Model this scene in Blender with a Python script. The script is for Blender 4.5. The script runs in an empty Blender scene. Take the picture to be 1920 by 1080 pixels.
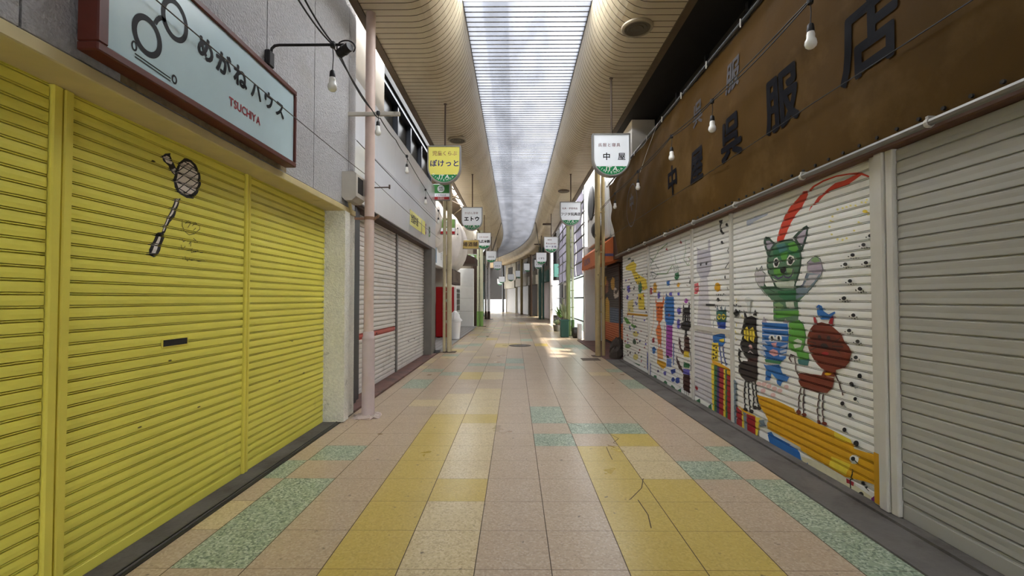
import bpy, math, random
from mathutils import Vector, Matrix, Euler

# ---------------------------------------------------------------- camera, sky, exposure
SC = bpy.context.scene
COL = SC.collection
F = 853.3                                    # focal length in pixels of the 1920x1080 frame (16 mm on 36 mm)
PITCH = math.atan(20 / F)
YAW = math.atan(6 / F)
CAM = Vector((0, 0, 1.434))
ROT = Euler((math.pi / 2 + PITCH, 0, YAW), 'XYZ')
cd = bpy.data.cameras.new('camera'); cd.lens = 16.0; cd.sensor_width = 36.0; cd.clip_start = .05; cd.clip_end = 400
cam = bpy.data.objects.new('camera', cd); COL.objects.link(cam)
cam.location = CAM; cam.rotation_euler = ROT; SC.camera = cam

SC.view_settings.view_transform = 'Standard'
SC.view_settings.look = 'None'
SC.view_settings.gamma = 1.0
SC.view_settings.use_curve_mapping = False
SC.view_settings.exposure = 1.88

W = bpy.data.worlds.new('overcast_sky'); SC.world = W; W.use_nodes = True
wn = W.node_tree.nodes; wl = W.node_tree.links
bg = wn['Background']; bg.inputs['Color'].default_value = (.93, .96, 1.0, 1); bg.inputs['Strength'].default_value = 4.6

sun_d = bpy.data.lights.new('sun', 'SUN'); sun_d.energy = 2.6; sun_d.angle = math.radians(3); sun_d.color = (1, .95, .86)
sun = bpy.data.objects.new('sun', sun_d); COL.objects.link(sun)
sun.location = (20, 20, 30); sun.rotation_euler = (math.radians(5), math.radians(14), 0)   # high from the right

RM = ROT.to_matrix()
def ray(px, py):
    return RM @ Vector(((px - 960) / F, (540 - py) / F, -1))
def onX(px, py, X):
    d = ray(px, py); return CAM + d * ((X - CAM.x) / d.x)
def onY(px, py, Y):
    d = ray(px, py); return CAM + d * ((Y - CAM.y) / d.y)
def onZ(px, py, Z):
    d = ray(px, py); return CAM + d * ((Z - CAM.z) / d.z)

def shift(s):                                # the street bends to the left beyond s = 28 m
    return -.0078 * max(0, s - 28) ** 2
def bendang(s):
    return math.atan(.0156 * max(0, s - 28))
def bend(lat, s, z):
    return Vector((lat + shift(s), s, z))

# ---------------------------------------------------------------- materials
def lin(c):
    return tuple(((v / 255) / 12.92 if v / 255 <= .04045 else ((v / 255 + .055) / 1.055) ** 2.4) for v in c)
MATS = {}
def mat(name, rgb, rough=.6, metal=0., var=.0, vscale=6., bump=0., bscale=40., spec=.5, dirt=None, dscale=2., dlo=.55, dhi=.7, stretch=None):
    """principled surface; var = light/dark mottling of the paint itself, dirt = colour of grime patches"""
    if name in MATS: return MATS[name]
    m = bpy.data.materials.new(name); m.use_nodes = True
    n = m.node_tree.nodes; l = m.node_tree.links; b = n['Principled BSDF']
    col = lin(rgb) + (1,)
    b.inputs['Base Color'].default_value = col
    b.inputs['Roughness'].default_value = rough; b.inputs['Metallic'].default_value = metal
    b.inputs['Specular IOR Level'].default_value = spec
    m.diffuse_color = col
    tc = n.new('ShaderNodeTexCoord'); vec = tc.outputs['Object']
    if stretch:
        mp = n.new('ShaderNodeMapping'); mp.inputs['Scale'].default_value = stretch; l.new(vec, mp.inputs['Vector']); vec = mp.outputs['Vector']
    src = None
    if var:
        t = n.new('ShaderNodeTexNoise'); t.inputs['Scale'].default_value = vscale; t.inputs['Detail'].default_value = 5; l.new(vec, t.inputs['Vector'])
        r = n.new('ShaderNodeMapRange'); r.inputs['From Min'].default_value = .3; r.inputs['From Max'].default_value = .7
        r.inputs['To Min'].default_value = 1 - var; r.inputs['To Max'].default_value = 1 + var * .5; l.new(t.outputs['Fac'], r.inputs['Value'])
        x = n.new('ShaderNodeVectorMath'); x.operation = 'SCALE'; x.inputs[0].default_value = col[:3]; l.new(r.outputs['Result'], x.inputs['Scale'])
        src = x.outputs['Vector']
    if dirt:
        t = n.new('ShaderNodeTexNoise'); t.inputs['Scale'].default_value = dscale; t.inputs['Detail'].default_value = 8; t.inputs['Roughness'].default_value = .65; l.new(vec, t.inputs['Vector'])
        r = n.new('ShaderNodeMapRange'); r.inputs['From Min'].default_value = dlo; r.inputs['From Max'].default_value = dhi; l.new(t.outputs['Fac'], r.inputs['Value'])
        x = n.new('ShaderNodeMix'); x.data_type = 'RGBA'; l.new(r.outputs['Result'], x.inputs['Factor'])
        if src is None: x.inputs['A'].default_value = col
        else: l.new(src, x.inputs['A'])
        x.inputs['B'].default_value = lin(dirt) + (1,); src = x.outputs['Result']
    if src is not None: l.new(src, b.inputs['Base Color'])
    if bump:
        t = n.new('ShaderNodeTexNoise'); t.inputs['Scale'].default_value = bscale; t.inputs['Detail'].default_value = 4; l.new(vec, t.inputs['Vector'])
        bp = n.new('ShaderNodeBump'); bp.inputs['Strength'].default_value = bump; bp.inputs['Distance'].default_value = .02; l.new(t.outputs['Fac'], bp.inputs['Height']); l.new(bp.outputs['Normal'], b.inputs['Normal'])
    MATS[name] = m; return m

def terrazzo(name, rgb, chip, dark, rough=.3, amt=.35):
    m = bpy.data.materials.new(name); m.use_nodes = True
    n = m.node_tree.nodes; l = m.node_tree.links; b = n['Principled BSDF']
    tc = n.new('ShaderNodeTexCoord')
    v = n.new('ShaderNodeTexVoronoi'); v.inputs['Scale'].default_value = 85; l.new(tc.outputs['Object'], v.inputs['Vector'])
    sep = n.new('ShaderNodeSeparateColor'); l.new(v.outputs['Color'], sep.inputs['Color'])
    def thr(sock, lo, hi, to=1.):
        r = n.new('ShaderNodeMapRange'); r.inputs['From Min'].default_value = lo; r.inputs['From Max'].default_value = hi; r.inputs['To Max'].default_value = to
        l.new(sock, r.inputs['Value']); return r.outputs['Result']
    def mix(a, bcol, fac):
        x = n.new('ShaderNodeMix'); x.data_type = 'RGBA'; l.new(fac, x.inputs['Factor'])
        if isinstance(a, tuple): x.inputs['A'].default_value = a
        else: l.new(a, x.inputs['A'])
        x.inputs['B'].default_value = bcol; return x.outputs['Result']
    c = mix(lin(rgb) + (1,), lin(chip) + (1,), thr(sep.outputs['Red'], .62, .75, amt))
    c = mix(c, lin(dark) + (1,), thr(sep.outputs['Green'], .7, .82, amt))
    nz = n.new('ShaderNodeTexNoise'); nz.inputs['Scale'].default_value = 1.7; nz.inputs['Detail'].default_value = 6; l.new(tc.outputs['Object'], nz.inputs['Vector'])
    c = mix(c, lin(dark) + (1,), thr(nz.outputs['Fac'], .5, .75, .3))
    n2 = n.new('ShaderNodeTexNoise'); n2.inputs['Scale'].default_value = 16; n2.inputs['Detail'].default_value = 3; l.new(tc.outputs['Object'], n2.inputs['Vector'])
    c = mix(c, lin((70, 58, 45)) + (1,), thr(n2.outputs['Fac'], .69, .74, .7))     # small scuffs
    l.new(c, b.inputs['Base Color'])
    r = n.new('ShaderNodeMapRange'); r.inputs['To Min'].default_value = rough - .03; r.inputs['To Max'].default_value = rough + .08; l.new(nz.outputs['Fac'], r.inputs['Value'])
    l.new(r.outputs['Result'], b.inputs['Roughness'])
    MATS[name] = m; return m

def translucent(name, rgb, dirt=0., gloss=.1, trans=.8):
    m = bpy.data.materials.new(name); m.use_nodes = True
    n = m.node_tree.nodes; l = m.node_tree.links; n.clear()
    out = n.new('ShaderNodeOutputMaterial'); tr = n.new('ShaderNodeBsdfTranslucent'); df = n.new('ShaderNodeBsdfDiffuse')
    mx = n.new('ShaderNodeMixShader'); mx.inputs['Fac'].default_value = 1 - trans
    col = lin(rgb) + (1,); tr.inputs['Color'].default_value = col; df.inputs['Color'].default_value = col
    if dirt:
        tc = n.new('ShaderNodeTexCoord'); mp = n.new('ShaderNodeMapping'); mp.inputs['Scale'].default_value = (1.2, .5, 1)
        l.new(tc.outputs['Object'], mp.inputs['Vector'])
        t = n.new('ShaderNodeTexNoise'); t.inputs['Scale'].default_value = 1.6; t.inputs['Detail'].default_value = 6; l.new(mp.outputs['Vector'], t.inputs['Vector'])
        r = n.new('ShaderNodeMapRange'); r.inputs['From Min'].default_value = .3; r.inputs['From Max'].default_value = .72
        r.inputs['To Min'].default_value = 1; r.inputs['To Max'].default_value = 1 - dirt; l.new(t.outputs['Fac'], r.inputs['Value'])
        x = n.new('ShaderNodeVectorMath'); x.operation = 'SCALE'; x.inputs[0].default_value = col[:3]; l.new(r.outputs['Result'], x.inputs['Scale'])
        l.new(x.outputs['Vector'], tr.inputs['Color'])
    l.new(tr.outputs[0], mx.inputs[1]); l.new(df.outputs[0], mx.inputs[2]); l.new(mx.outputs[0], out.inputs['Surface'])
    m.diffuse_color = col; MATS[name] = m; return m

def glass(name, rgb, rough=.05):
    m = bpy.data.materials.new(name); m.use_nodes = True
    b = m.node_tree.nodes['Principled BSDF']
    b.inputs['Base Color'].default_value = lin(rgb) + (1,); b.inputs['Transmission Weight'].default_value = .9
    b.inputs['Roughness'].default_value = rough; b.inputs['IOR'].default_value = 1.1
    MATS[name] = m; return m

# ---------------------------------------------------------------- mesh builder
FONT_CACHE = {}
_fc = bpy.data.curves.new('lettering_source', 'FONT'); _fo = bpy.data.objects.new('lettering_source', _fc); COL.objects.link(_fo)
_fc.resolution_u = 3
def glyph(ch, bold=0., shear=0.):
    k = (ch, bold, shear)
    if k not in FONT_CACHE:
        _fc.body = ch; _fc.offset = bold; _fc.shear = shear; bpy.context.view_layer.update()
        me = bpy.data.meshes.new_from_object(_fo.evaluated_get(bpy.context.evaluated_depsgraph_get()))
        vs = [(v.co.x, v.co.y) for v in me.vertices]; fs = [tuple(p.vertices) for p in me.polygons]
        bpy.data.meshes.remove(me)
        cjk = ord(ch) > 0x2000
        xs = [v[0] for v in vs] or [0, .3]
        if cjk: vs = [(x, y + .06) for x, y in vs]; adv, x0 = 1.0, 0.
        else: adv, x0 = max(xs) - min(xs) + .09, min(xs) - .045
        FONT_CACHE[k] = ([(x - x0, y) for x, y in vs], fs, adv)
    return FONT_CACHE[k]

class MB:
    def __init__(s): s.v = []; s.f = []; s.m = []
    def add(s, vs, fs, mi=0):
        o = len(s.v); s.v.extend(Vector(p) for p in vs)
        for f in fs: s.f.append(tuple(i + o for i in f)); s.m.append(mi)
        return s
    def box(s, x0, x1, y0, y1, z0, z1, mi=0):
        vs = [(x, y, z) for z in (z0, z1) for y in (y0, y1) for x in (x0, x1)]
        return s.add(vs, [(0, 2, 3, 1), (4, 5, 7, 6), (0, 1, 5, 4), (2, 6, 7, 3), (0, 4, 6, 2), (1, 3, 7, 5)], mi)
    def bbox(s, x0, x1, y0, y1, z0, z1, b=.01, mi=0):
        """box with chamfered edges"""
        cx, cy, cz = (x0 + x1) / 2, (y0 + y1) / 2, (z0 + z1) / 2; hx, hy, hz = (x1 - x0) / 2, (y1 - y0) / 2, (z1 - z0) / 2
        b = min(b, hx * .9, hy * .9, hz * .9)
        def V(sx, sy, sz, ax): 
            return (cx + sx * (hx - (b if ax != 0 else 0)), cy + sy * (hy - (b if ax != 1 else 0)), cz + sz * (hz - (b if ax != 2 else 0)))
        vs = []; idx = {}
        for sx in (-1, 1):
            for sy in (-1, 1):
                for sz in (-1, 1):
                    for ax in range(3): idx[(sx, sy, sz, ax)] = len(vs); vs.append(V(sx, sy, sz, ax))
        fs = []
        for ax in range(3):
            o = [a for a in range(3) if a != ax]
            for sg in (-1, 1):
                q = []
                for (a, c) in ((-1, -1), (1, -1), (1, 1), (-1, 1)):
                    k = [0, 0, 0]; k[ax] = sg; k[o[0]] = a; k[o[1]] = c; q.append(idx[(*k, ax)])
                fs.append(q)
            for a in (-1, 1):
                for c in (-1, 1):
                    k0 = [0, 0, 0]; k0[ax] = -1; k0[o[0]] = a; k0[o[1]] = c
                    k1 = list(k0); k1[ax] = 1
                    fs.append([idx[(*k0, o[0])], idx[(*k1, o[0])], idx[(*k1, o[1])], idx[(*k0, o[1])]])
        for sx in (-1, 1):
            for sy in (-1, 1):
                for sz in (-1, 1): fs.append([idx[(sx, sy, sz, a)] for a in range(3)])
        return s.add(vs, fs, mi)
    def tube(s, pts, r, n=10, mi=0, caps=True):
        pts = [Vector(p) for p in pts]; rr = r if isinstance(r, (list, tuple)) else [r] * len(pts)
        up = None; rings = []
        for i, p in enumerate(pts):
            t = (pts[min(i + 1, len(pts) - 1)] - pts[max(i - 1, 0)]).normalized()
            if up is None: up = Vector((0, 0, 1)) if abs(t.z) < .9 else Vector((0, 1, 0))
            a = t.cross(up).normalized(); b = a.cross(t).normalized(); up = b
            rings.append([p + (a * math.cos(2 * math.pi * k / n) + b * math.sin(2 * math.pi * k / n)) * rr[i] for k in range(n)])
        vs = [v for g in rings for v in g]
        fs = [(i * n + k, i * n + (k + 1) % n, (i + 1) * n + (k + 1) % n, (i + 1) * n + k) for i in range(len(pts) - 1) for k in range(n)]
        if caps: fs += [tuple(range(n)), tuple((len(pts) - 1) * n + k for k in range(n))]
        return s.add(vs, fs, mi)
    def lathe(s, c, prof, axis='z', n=20, mi=0):
        """prof: (radius, height along the axis) pairs"""
        c = Vector(c); vs = []
        for r, h in prof:
            for k in range(n):
                a = 2 * math.pi * k / n; x, y = r * math.cos(a), r * math.sin(a)
                vs.append(c + Vector({'z': (x, y, h), 'y': (x, h, y), 'x': (h, x, y)}[axis]))
        fs = [(i * n + k, i * n + (k + 1) % n, (i + 1) * n + (k + 1) % n, (i + 1) * n + k) for i in range(len(prof) - 1) for k in range(n)]
        fs += [tuple(range(n)), tuple((len(prof) - 1) * n + k for k in range(n))]
        return s.add(vs, fs, mi)
    def prism(s, poly, org, U, V, t, mi=0):
        """outline poly (u, v) at org spanned by U, V and thickened by the vector t"""
        org, U, V, t = Vector(org), Vector(U), Vector(V), Vector(t); n = len(poly)
        a = [org + U * p[0] + V * p[1] for p in poly]; b = [q + t for q in a]
        fs = [tuple(range(n)), tuple(range(2 * n - 1, n - 1, -1))] + [(i, (i + 1) % n, n + (i + 1) % n, n + i) for i in range(n)]
        return s.add(a + b, fs, mi)
    def sheet(s, org, U, V, nu, nv, fn=None, mi=0):
        """(nu x nv) grid; fn(u, v) adds an offset vector"""
        org, U, V = Vector(org), Vector(U), Vector(V); vs = []
        for j in range(nv + 1):
            for i in range(nu + 1):
                u, v = i / nu, j / nv; p = org + U * u + V * v
                if fn: p = p + Vector(fn(u, v))
                vs.append(p)
        w = nu + 1
        return s.add(vs, [(j * w + i, j * w + i + 1, (j + 1) * w + i + 1, (j + 1) * w + i) for j in range(nv) for i in range(nu)], mi)
    def text(s, body, size, org, U, V, mi=0, bold=0., align='c', spacing=1., shear=0., sx=1.):
        """flat lettering; org = centre (or left end) of the line's vertical middle"""
        org, U, V = Vector(org), Vector(U), Vector(V)
        adv = sum((.45 if ch == ' ' else glyph(ch, 0., shear)[2]) * spacing for ch in body) * size * sx
        x = -adv / 2 if align == 'c' else 0.
        for ch in body:
            if ch == ' ': x += .45 * spacing * size * sx; continue
            vs, fs, a = glyph(ch, 0., shear); ex = a * (spacing - 1) * size * sx / 2
            mid = .42 if ord(ch) > 0x2000 else .345
            D = [(0, 0)] + ([(bold * math.cos(k * math.pi / 4), bold * math.sin(k * math.pi / 4)) for k in range(8)] if bold else [])
            N = U.cross(V)
            for k, (dx, dy) in enumerate(D[::-1]): s.add([org + N * (k * .00012) + U * (x + ex + (p[0] + dx) * size * sx) + V * ((p[1] + dy - mid) * size) for p in vs], fs, mi)
            x += a * spacing * size * sx
        return s
    def build(s, name, mats, parent=None, smooth=False, base=None):
        me = bpy.data.meshes.new(name)
        if not isinstance(mats, (list, tuple)): mats = [mats]
        if parent is not None: o0 = ORG[parent.name]
        else:
            xs = [p.x for p in s.v]; ys = [p.y for p in s.v]; zs = [p.z for p in s.v]
            o0 = Vector(base) if base else Vector(((min(xs) + max(xs)) / 2, (min(ys) + max(ys)) / 2, min(zs)))
        me.from_pydata([p - o0 for p in s.v], [], s.f)
        for m in mats: me.materials.append(m)
        if len(mats) > 1: me.polygons.foreach_set('material_index', s.m)
        if smooth: me.polygons.foreach_set('use_smooth', [True] * len(me.polygons))
        me.validate(); me.update()
        o = bpy.data.objects.new(name, me); COL.objects.link(o)
        if smooth:
            md = o.modifiers.new('edge_split', 'EDGE_SPLIT'); md.split_angle = math.radians(40)
        if parent is not None: o.parent = parent; ORG[o.name] = o0
        else: o.location = o0; ORG[o.name] = o0
        return o

ORG = {}
def tag(o, label=None, cat=None, group=None, kind=None):
    for k, v in (('label', label), ('category', cat), ('group', group), ('kind', kind)):
        if v: o[k] = v
    return o
def thing(name, loc, label, cat, group=None):
    o = bpy.data.objects.new(name, None); COL.objects.link(o); o.location = loc; o.empty_display_size = .1
    ORG[o.name] = Vector(loc); return tag(o, label, cat, group)
def struct(mb, name, mats, smooth=False, parent=None):
    return tag(mb.build(name, mats, parent, smooth), kind='structure')
def copy_tree(o, parent=None):
    c = o.copy(); COL.objects.link(c); c.parent = parent
    for ch in list(o.children): copy_tree(ch, c)
    return c
UX, UY, UZ = Vector((1, 0, 0)), Vector((0, 1, 0)), Vector((0, 0, 1))

# ---------------------------------------------------------------- palette
M = {}
M['yellow'] = mat('yellow_shutter_paint', (240, 230, 96), .42, var=.06, vscale=3, dirt=(176, 160, 64), dlo=.64, dhi=.85, dscale=1.5)
M['yellow_post'] = mat('yellow_post_paint', (234, 220, 90), .45, var=.05)
M['stucco'] = mat('grey_stucco', (182, 181, 182), .9, var=.12, vscale=30, bump=.8, bscale=55, dirt=(168, 164, 158), dlo=.55, dhi=.8, dscale=1.2)
M['stucco_cream'] = mat('cream_stucco', (236, 234, 222), .9, var=.12, vscale=40, bump=.9, bscale=60, dirt=(120, 112, 95), dlo=.58, dhi=.75, dscale=3)
M['lintel'] = mat('cream_lintel', (206, 190, 140), .6, var=.08, dirt=(130, 100, 60), dlo=.62, dhi=.8)
M['dark_gap'] = mat('dark_gap', (34, 31, 28), .8)
M['concrete'] = mat('grey_concrete', (104, 99, 94), .85, var=.2, vscale=5, bump=.3, bscale=30, dirt=(62, 56, 50), dlo=.45, dhi=.7, dscale=2.5)
M['rail'] = mat('dark_rail', (58, 58, 60), .4, .6)
M['brown_frame'] = mat('brown_frame_paint', (92, 36, 22), .5, var=.15, vscale=12)
M['sign_blue'] = mat('pale_blue_sign_sheet', (188, 212, 218), .25, var=.03)
M['black_letter'] = mat('black_lettering', (14, 14, 18), .6, spec=.2)
M['red_letter'] = mat('red_lettering', (150, 26, 34), .5)
M['black_metal'] = mat('black_metal', (34, 32, 32), .5, .3)
M['grey_shutter'] = mat('grey_beige_shutter', (228, 222, 214), .5, var=.06, vscale=3, dirt=(170, 160, 148), dlo=.55, dhi=.8)
M['red_stripe'] = mat('red_stripe_paint', (190, 74, 58), .5, var=.12)
M['steel'] = mat('grey_steel', (122, 118, 112), .45, .4, var=.1)
M['dark_steel'] = mat('dark_steel', (70, 70, 70), .45, .5, var=.1)
M['fascia'] = mat('glossy_white_panel', (226, 227, 230), .14, var=.04, vscale=2)
M['beige_wall'] = mat('beige_wall', (176, 168, 156), .7, var=.06)
M['window_dark'] = mat('dark_window_glass', (46, 42, 34), .35, spec=.2)
M['window_frame'] = mat('dark_window_frame', (44, 46, 52), .4, .5)
M['pink_pole'] = mat('pink_pole_paint', (214, 190, 178), .5, var=.06, vscale=8, dirt=(120, 82, 62), dlo=.68, dhi=.74, dscale=5)
M['lilac_sleeve'] = mat('lilac_pole_sleeve', (205, 188, 188), .5, var=.05)
M['cream_pole'] = mat('cream_pole_paint', (212, 198, 160), .45, var=.08, dirt=(120, 92, 60), dlo=.66, dhi=.72, dscale=6)
M['tan_pole'] = mat('tan_pole_paint', (172, 152, 108), .5, var=.12, dirt=(84, 62, 40), dlo=.6, dhi=.68, dscale=6)
M['green_pole'] = mat('pale_green_pole_paint', (206, 206, 176), .4, var=.06)
M['olive_pole'] = mat('olive_pole_paint', (142, 148, 96), .45, var=.1)
M['green_base'] = mat('green_pole_base_paint', (122, 162, 82), .45, var=.1)
M['dkgreen_base'] = mat('dark_green_base_paint', (84, 112, 58), .5, var=.1)
M['teal_pole'] = mat('teal_pole_paint', (76, 116, 108), .45)
M['white_pole'] = mat('white_pole_paint', (214, 210, 208), .45, var=.06, dirt=(130, 118, 108), dlo=.64, dhi=.7, dscale=5)
M['soffit'] = mat('beige_soffit_panel', (204, 189, 158), .42, var=.06, vscale=1.5, dirt=(160, 138, 100), dlo=.5, dhi=.8, dscale=.8)
M['soffit_gap'] = mat('soffit_joint', (84, 68, 46), .7)
M['edge_beam'] = mat('brown_edge_beam', (96, 78, 54), .6, var=.15)
M['skylight'] = translucent('translucent_skylight_sheet', (83, 84, 88), dirt=.4, trans=.9)
M['skylight_fill'] = translucent('fill_light_skylight_sheet', (232, 233, 235), trans=.97)
M['skylight_rib'] = mat('skylight_rib', (132, 130, 128), .6)
M['banner'] = mat('ochre_canvas', (80, 56, 15), .8, spec=.15, var=.14, vscale=2.2, dirt=(108, 84, 46), dlo=.5, dhi=.8, dscale=.9, bump=.15, bscale=6)
M['navy_letter'] = mat('navy_black_lettering', (12, 11, 18), .7, spec=.1)
M['faded_letter'] = mat('faded_grey_lettering', (70, 66, 68), .7, var=.2)
M['white_shutter'] = mat('white_painted_shutter', (236, 235, 230), .5, var=.04, vscale=3, dirt=(176, 172, 160), dlo=.6, dhi=.85)
M['plain_shutter'] = mat('ivory_shutter', (166, 164, 155), .42, var=.05, vscale=2)
M['white_post'] = mat('ivory_post', (198, 194, 184), .45, var=.06, dirt=(120, 112, 100), dlo=.64, dhi=.75)
M['rust_beam'] = mat('rust_brown_beam', (88, 58, 40), .7, var=.2)
M['dark_wall'] = mat('dark_upper_wall', (26, 23, 20), .85, var=.2)
M['aged_wall'] = mat('aged_tan_wall', (124, 115, 100), .8, var=.1)
M['aged_cream'] = mat('aged_cream_band', (140, 132, 114), .7, var=.1)
M['aged_shutter'] = mat('aged_grey_shutter', (120, 116, 110), .5, var=.1)
M['dark_wood'] = mat('dark_brown_wood', (66, 46, 34), .7, var=.25, vscale=6)
M['sign_case'] = mat('grey_sign_casing', (150, 148, 144), .4, .5, var=.05)
M['sign_white'] = mat('white_sign_face', (226, 230, 234), .18)
M['sign_yellow'] = mat('yellow_sign_face', (222, 214, 110), .18)
for k, e in (('sign_white', .065), ('sign_yellow', .045)):                    # internally lit plastic boxes
    b = M[k].node_tree.nodes['Principled BSDF']; b.inputs['Emission Color'].default_value = b.inputs['Base Color'].default_value; b.inputs['Emission Strength'].default_value = e
M['sign_green'] = mat('green_sign_band', (40, 136, 84), .25)
M['letter_white'] = mat('white_lettering', (232, 240, 234), .4)
M['letter_purple'] = mat('magenta_lettering', (136, 34, 84), .4)
M['letter_navy'] = mat('blue_lettering', (36, 34, 120), .4)
M['letter_maroon'] = mat('maroon_lettering', (110, 30, 40), .4)
M['rust_rod'] = mat('rusty_rod', (86, 68, 54), .7, var=.2)
M['cable'] = mat('black_cable', (26, 24, 24), .6)
M['grey_cable'] = mat('grey_wire', (84, 78, 74), .6)
M['bulb'] = mat('frosted_bulb', (236, 234, 226), .25)
M['box_grey'] = mat('ivory_box_plastic', (190, 184, 172), .5, var=.08, dirt=(130, 118, 100), dlo=.6, dhi=.75, dscale=5)
M['vend_red'] = mat('red_vending_paint', (178, 14, 22), .3)
M['vend_white'] = mat('white_plastic', (226, 224, 222), .35)
M['tarp_white'] = mat('white_awning_canvas', (214, 206, 198), .7, var=.06, bump=.2, bscale=5)
M['panel_white'] = mat('white_wall_panel', (222, 222, 220), .5, var=.04, dirt=(190, 184, 176), dlo=.6, dhi=.85)
M['deck'] = mat('grey_deck_tile', (150, 146, 142), .6, var=.1)
M['deck_joint'] = mat('deck_joint', (92, 88, 84), .8)
M['orange'] = mat('orange_canvas', (196, 104, 52), .65, var=.08)
M['orange_shutter'] = mat('orange_shutter_paint', (200, 104, 44), .5, var=.1)
M['dark_mural'] = mat('dark_shutter_paint', (52, 44, 44), .5, var=.1)
M['lilac_sheet'] = translucent('lilac_scaffold_sheet', (104, 100, 109), dirt=.25, trans=.3)
M['clear_sheet'] = translucent('pale_green_clear_sheet', (176, 188, 184), dirt=.1, trans=.5)
M['leaf'] = mat('green_leaf', (98, 138, 58), .5, var=.25, vscale=12)
M['leaf_pale'] = mat('pale_leaf', (168, 176, 140), .5, var=.2, vscale=12)
M['terracotta'] = mat('terracotta', (150, 96, 70), .8, var=.1)
M['green_plastic'] = mat('dark_green_plastic', (40, 88, 76), .45)
M['iron'] = mat('rusty_iron', (104, 88, 74), .7, .2, var=.2, vscale=20, bump=.3, bscale=60)
M['stone'] = mat('dark_stone', (68, 58, 50), .9, var=.25, vscale=9, bump=.6, bscale=14)
M['red_brick_sill'] = mat('red_brown_sill', (112, 80, 72), .8, var=.2, bump=.2, dirt=(70, 60, 54), dlo=.5, dhi=.7, dscale=4)

# ---------------------------------------------------------------- floor: terrazzo tiles in one slab
T_PINK = terrazzo('terrazzo_pink', (186, 163, 136), (206, 190, 168), (160, 136, 108), amt=.5, rough=.27)
T_CREAM = terrazzo('terrazzo_cream', (206, 186, 142), (220, 202, 164), (180, 156, 112), amt=.7, rough=.27)
T_YEL = terrazzo('terrazzo_yellow', (198, 172, 86), (210, 188, 112), (178, 152, 72), amt=.5, rough=.27)
T_GRN = terrazzo('terrazzo_green', (152, 166, 140), (196, 206, 186), (88, 108, 90), amt=.85, rough=.27)
M['grout'] = mat('dark_grout', (92, 76, 58), .8, var=.2)
TW, TY0, TPX = .4067, 2.443, -.215
SPECIAL = {}
def sp(c, rows, k):
    for r in rows: SPECIAL[(c, r)] = k
P_, C_, Y_, G_ = 0, 1, 2, 3
sp(-2, range(-6, 8), Y_); sp(-1, (-1, 0, 1), C_); sp(-1, (2,), Y_); sp(-1, (3, 4, 5, 6), C_); sp(-1, (7,), Y_); sp(-1, range(-6, -1), C_)
sp(-2, (8, 9, 10), C_); sp(-1, (8, 9, 10, 11), C_)
sp(2, range(-6, 6), Y_); sp(2, (5,), P_); sp(3, (-2, -1, 0, 1, 2, 5), Y_); sp(3, (3, 4), C_)
sp(4, (3,), G_); sp(5, (4, 2, 1, 0, -1, -2), G_); sp(1, (5, 7, 8), G_); sp(2, (6,), G_); sp(3, (6,), G_)
sp(-4, (4, 2, 1, 0, -1), G_); sp(-4, (-1,), P_); sp(-5, (3,), G_); sp(-4, (12, 13, 16), G_); sp(-3, (15,), G_)
sp(5, (12, 13, 16), G_); sp(4, (15,), C_); sp(-2, (14, 15), Y_); sp(-1, (14, 15), C_); sp(-2, (18,), G_); sp(-1, (18,), G_)
sp(0, (17, 19, 20), G_); sp(1, (32, 33), G_); sp(-1, (27, 28, 29), Y_); sp(0, (28, 29), Y_); sp(-2, (33, 34), Y_); sp(2, (28, 29), Y_)
sp(3, (26,), G_); sp(4, (27, 28), G_); sp(5, (26, 27, 28), G_); sp(-4, (24, 25), Y_); sp(-4, (22,), G_); sp(-3, (28, 29), G_); sp(-4, (27, 28), G_); sp(-3, (36,), G_); sp(-4, (38,), Y_)  # green tiles on the right here are reflections put into the tile colour
rng = random.Random(5)
for r in range(40, 170):
    for c in range(-5, 7):
        q = rng.random()
        if q < .05: SPECIAL[(c, r)] = G_
        elif q < .12: SPECIAL[(c, r)] = Y_
fl = MB(); g1, g2 = .0028, .0014
for r in range(-14, 160):
    s0, s1 = TY0 + TW * .9958 * r, TY0 + TW * .9958 * (r + 1)
    for c in range(-8, 8):
        a, b = TPX + TW * c, TPX + TW * (c + 1)
        k = SPECIAL.get((c, r), P_)
        if k == P_ and rng.random() < .22: k = C_ if c < 0 and rng.random() < .6 else P_
        fl.add([bend(a + g1, s0 + g2, 0), bend(b - g1, s0 + g2, 0), bend(b - g1, s1 - g2, 0), bend(a + g1, s1 - g2, 0)], [(0, 1, 2, 3)], k)
        fl.add([bend(a - g1, s0, 0), bend(a + g1, s0, 0), bend(a + g1, s1, 0), bend(a - g1, s1, 0)], [(0, 1, 2, 3)], 4)
        fl.add([bend(a + g1, s0 - g2, 0), bend(b - g1, s0 - g2, 0), bend(b - g1, s0 + g2, 0), bend(a + g1, s0 + g2, 0)], [(0, 1, 2, 3)], 4)
floor = fl.build('floor', [T_PINK, T_CREAM, T_YEL, T_GRN, M['grout']], base=(0, 0, 0)); tag(floor, kind='structure')
# cracks in the yellow tiles
ck = MB()
for pts in ([(1206, 897), (1203, 915), (1183, 935), (1180, 937)], [(1196, 937), (1215, 965), (1221, 990)], [(1137, 838), (1142, 850), (1148, 862)], [(1062, 790), (1090, 800)], [(1146, 815), (1160, 822), (1150, 830), (1158, 834)]):
    q = [onZ(x, y, .0006) for x, y in pts]
    for p0, p1 in zip(q, q[1:]):
        d = (p1 - p0).normalized().cross(UZ) * .0035; ck.add([p0 - d, p0 + d, p1 + d, p1 - d], [(0, 1, 2, 3)])
struct(ck, 'floor_crack', M['grout'])

# ground below and around the street
gd = MB(); gd.box(-60, 60, -10, 110, -.4, -.02)
struct(gd, 'ground', M['concrete'])

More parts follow.
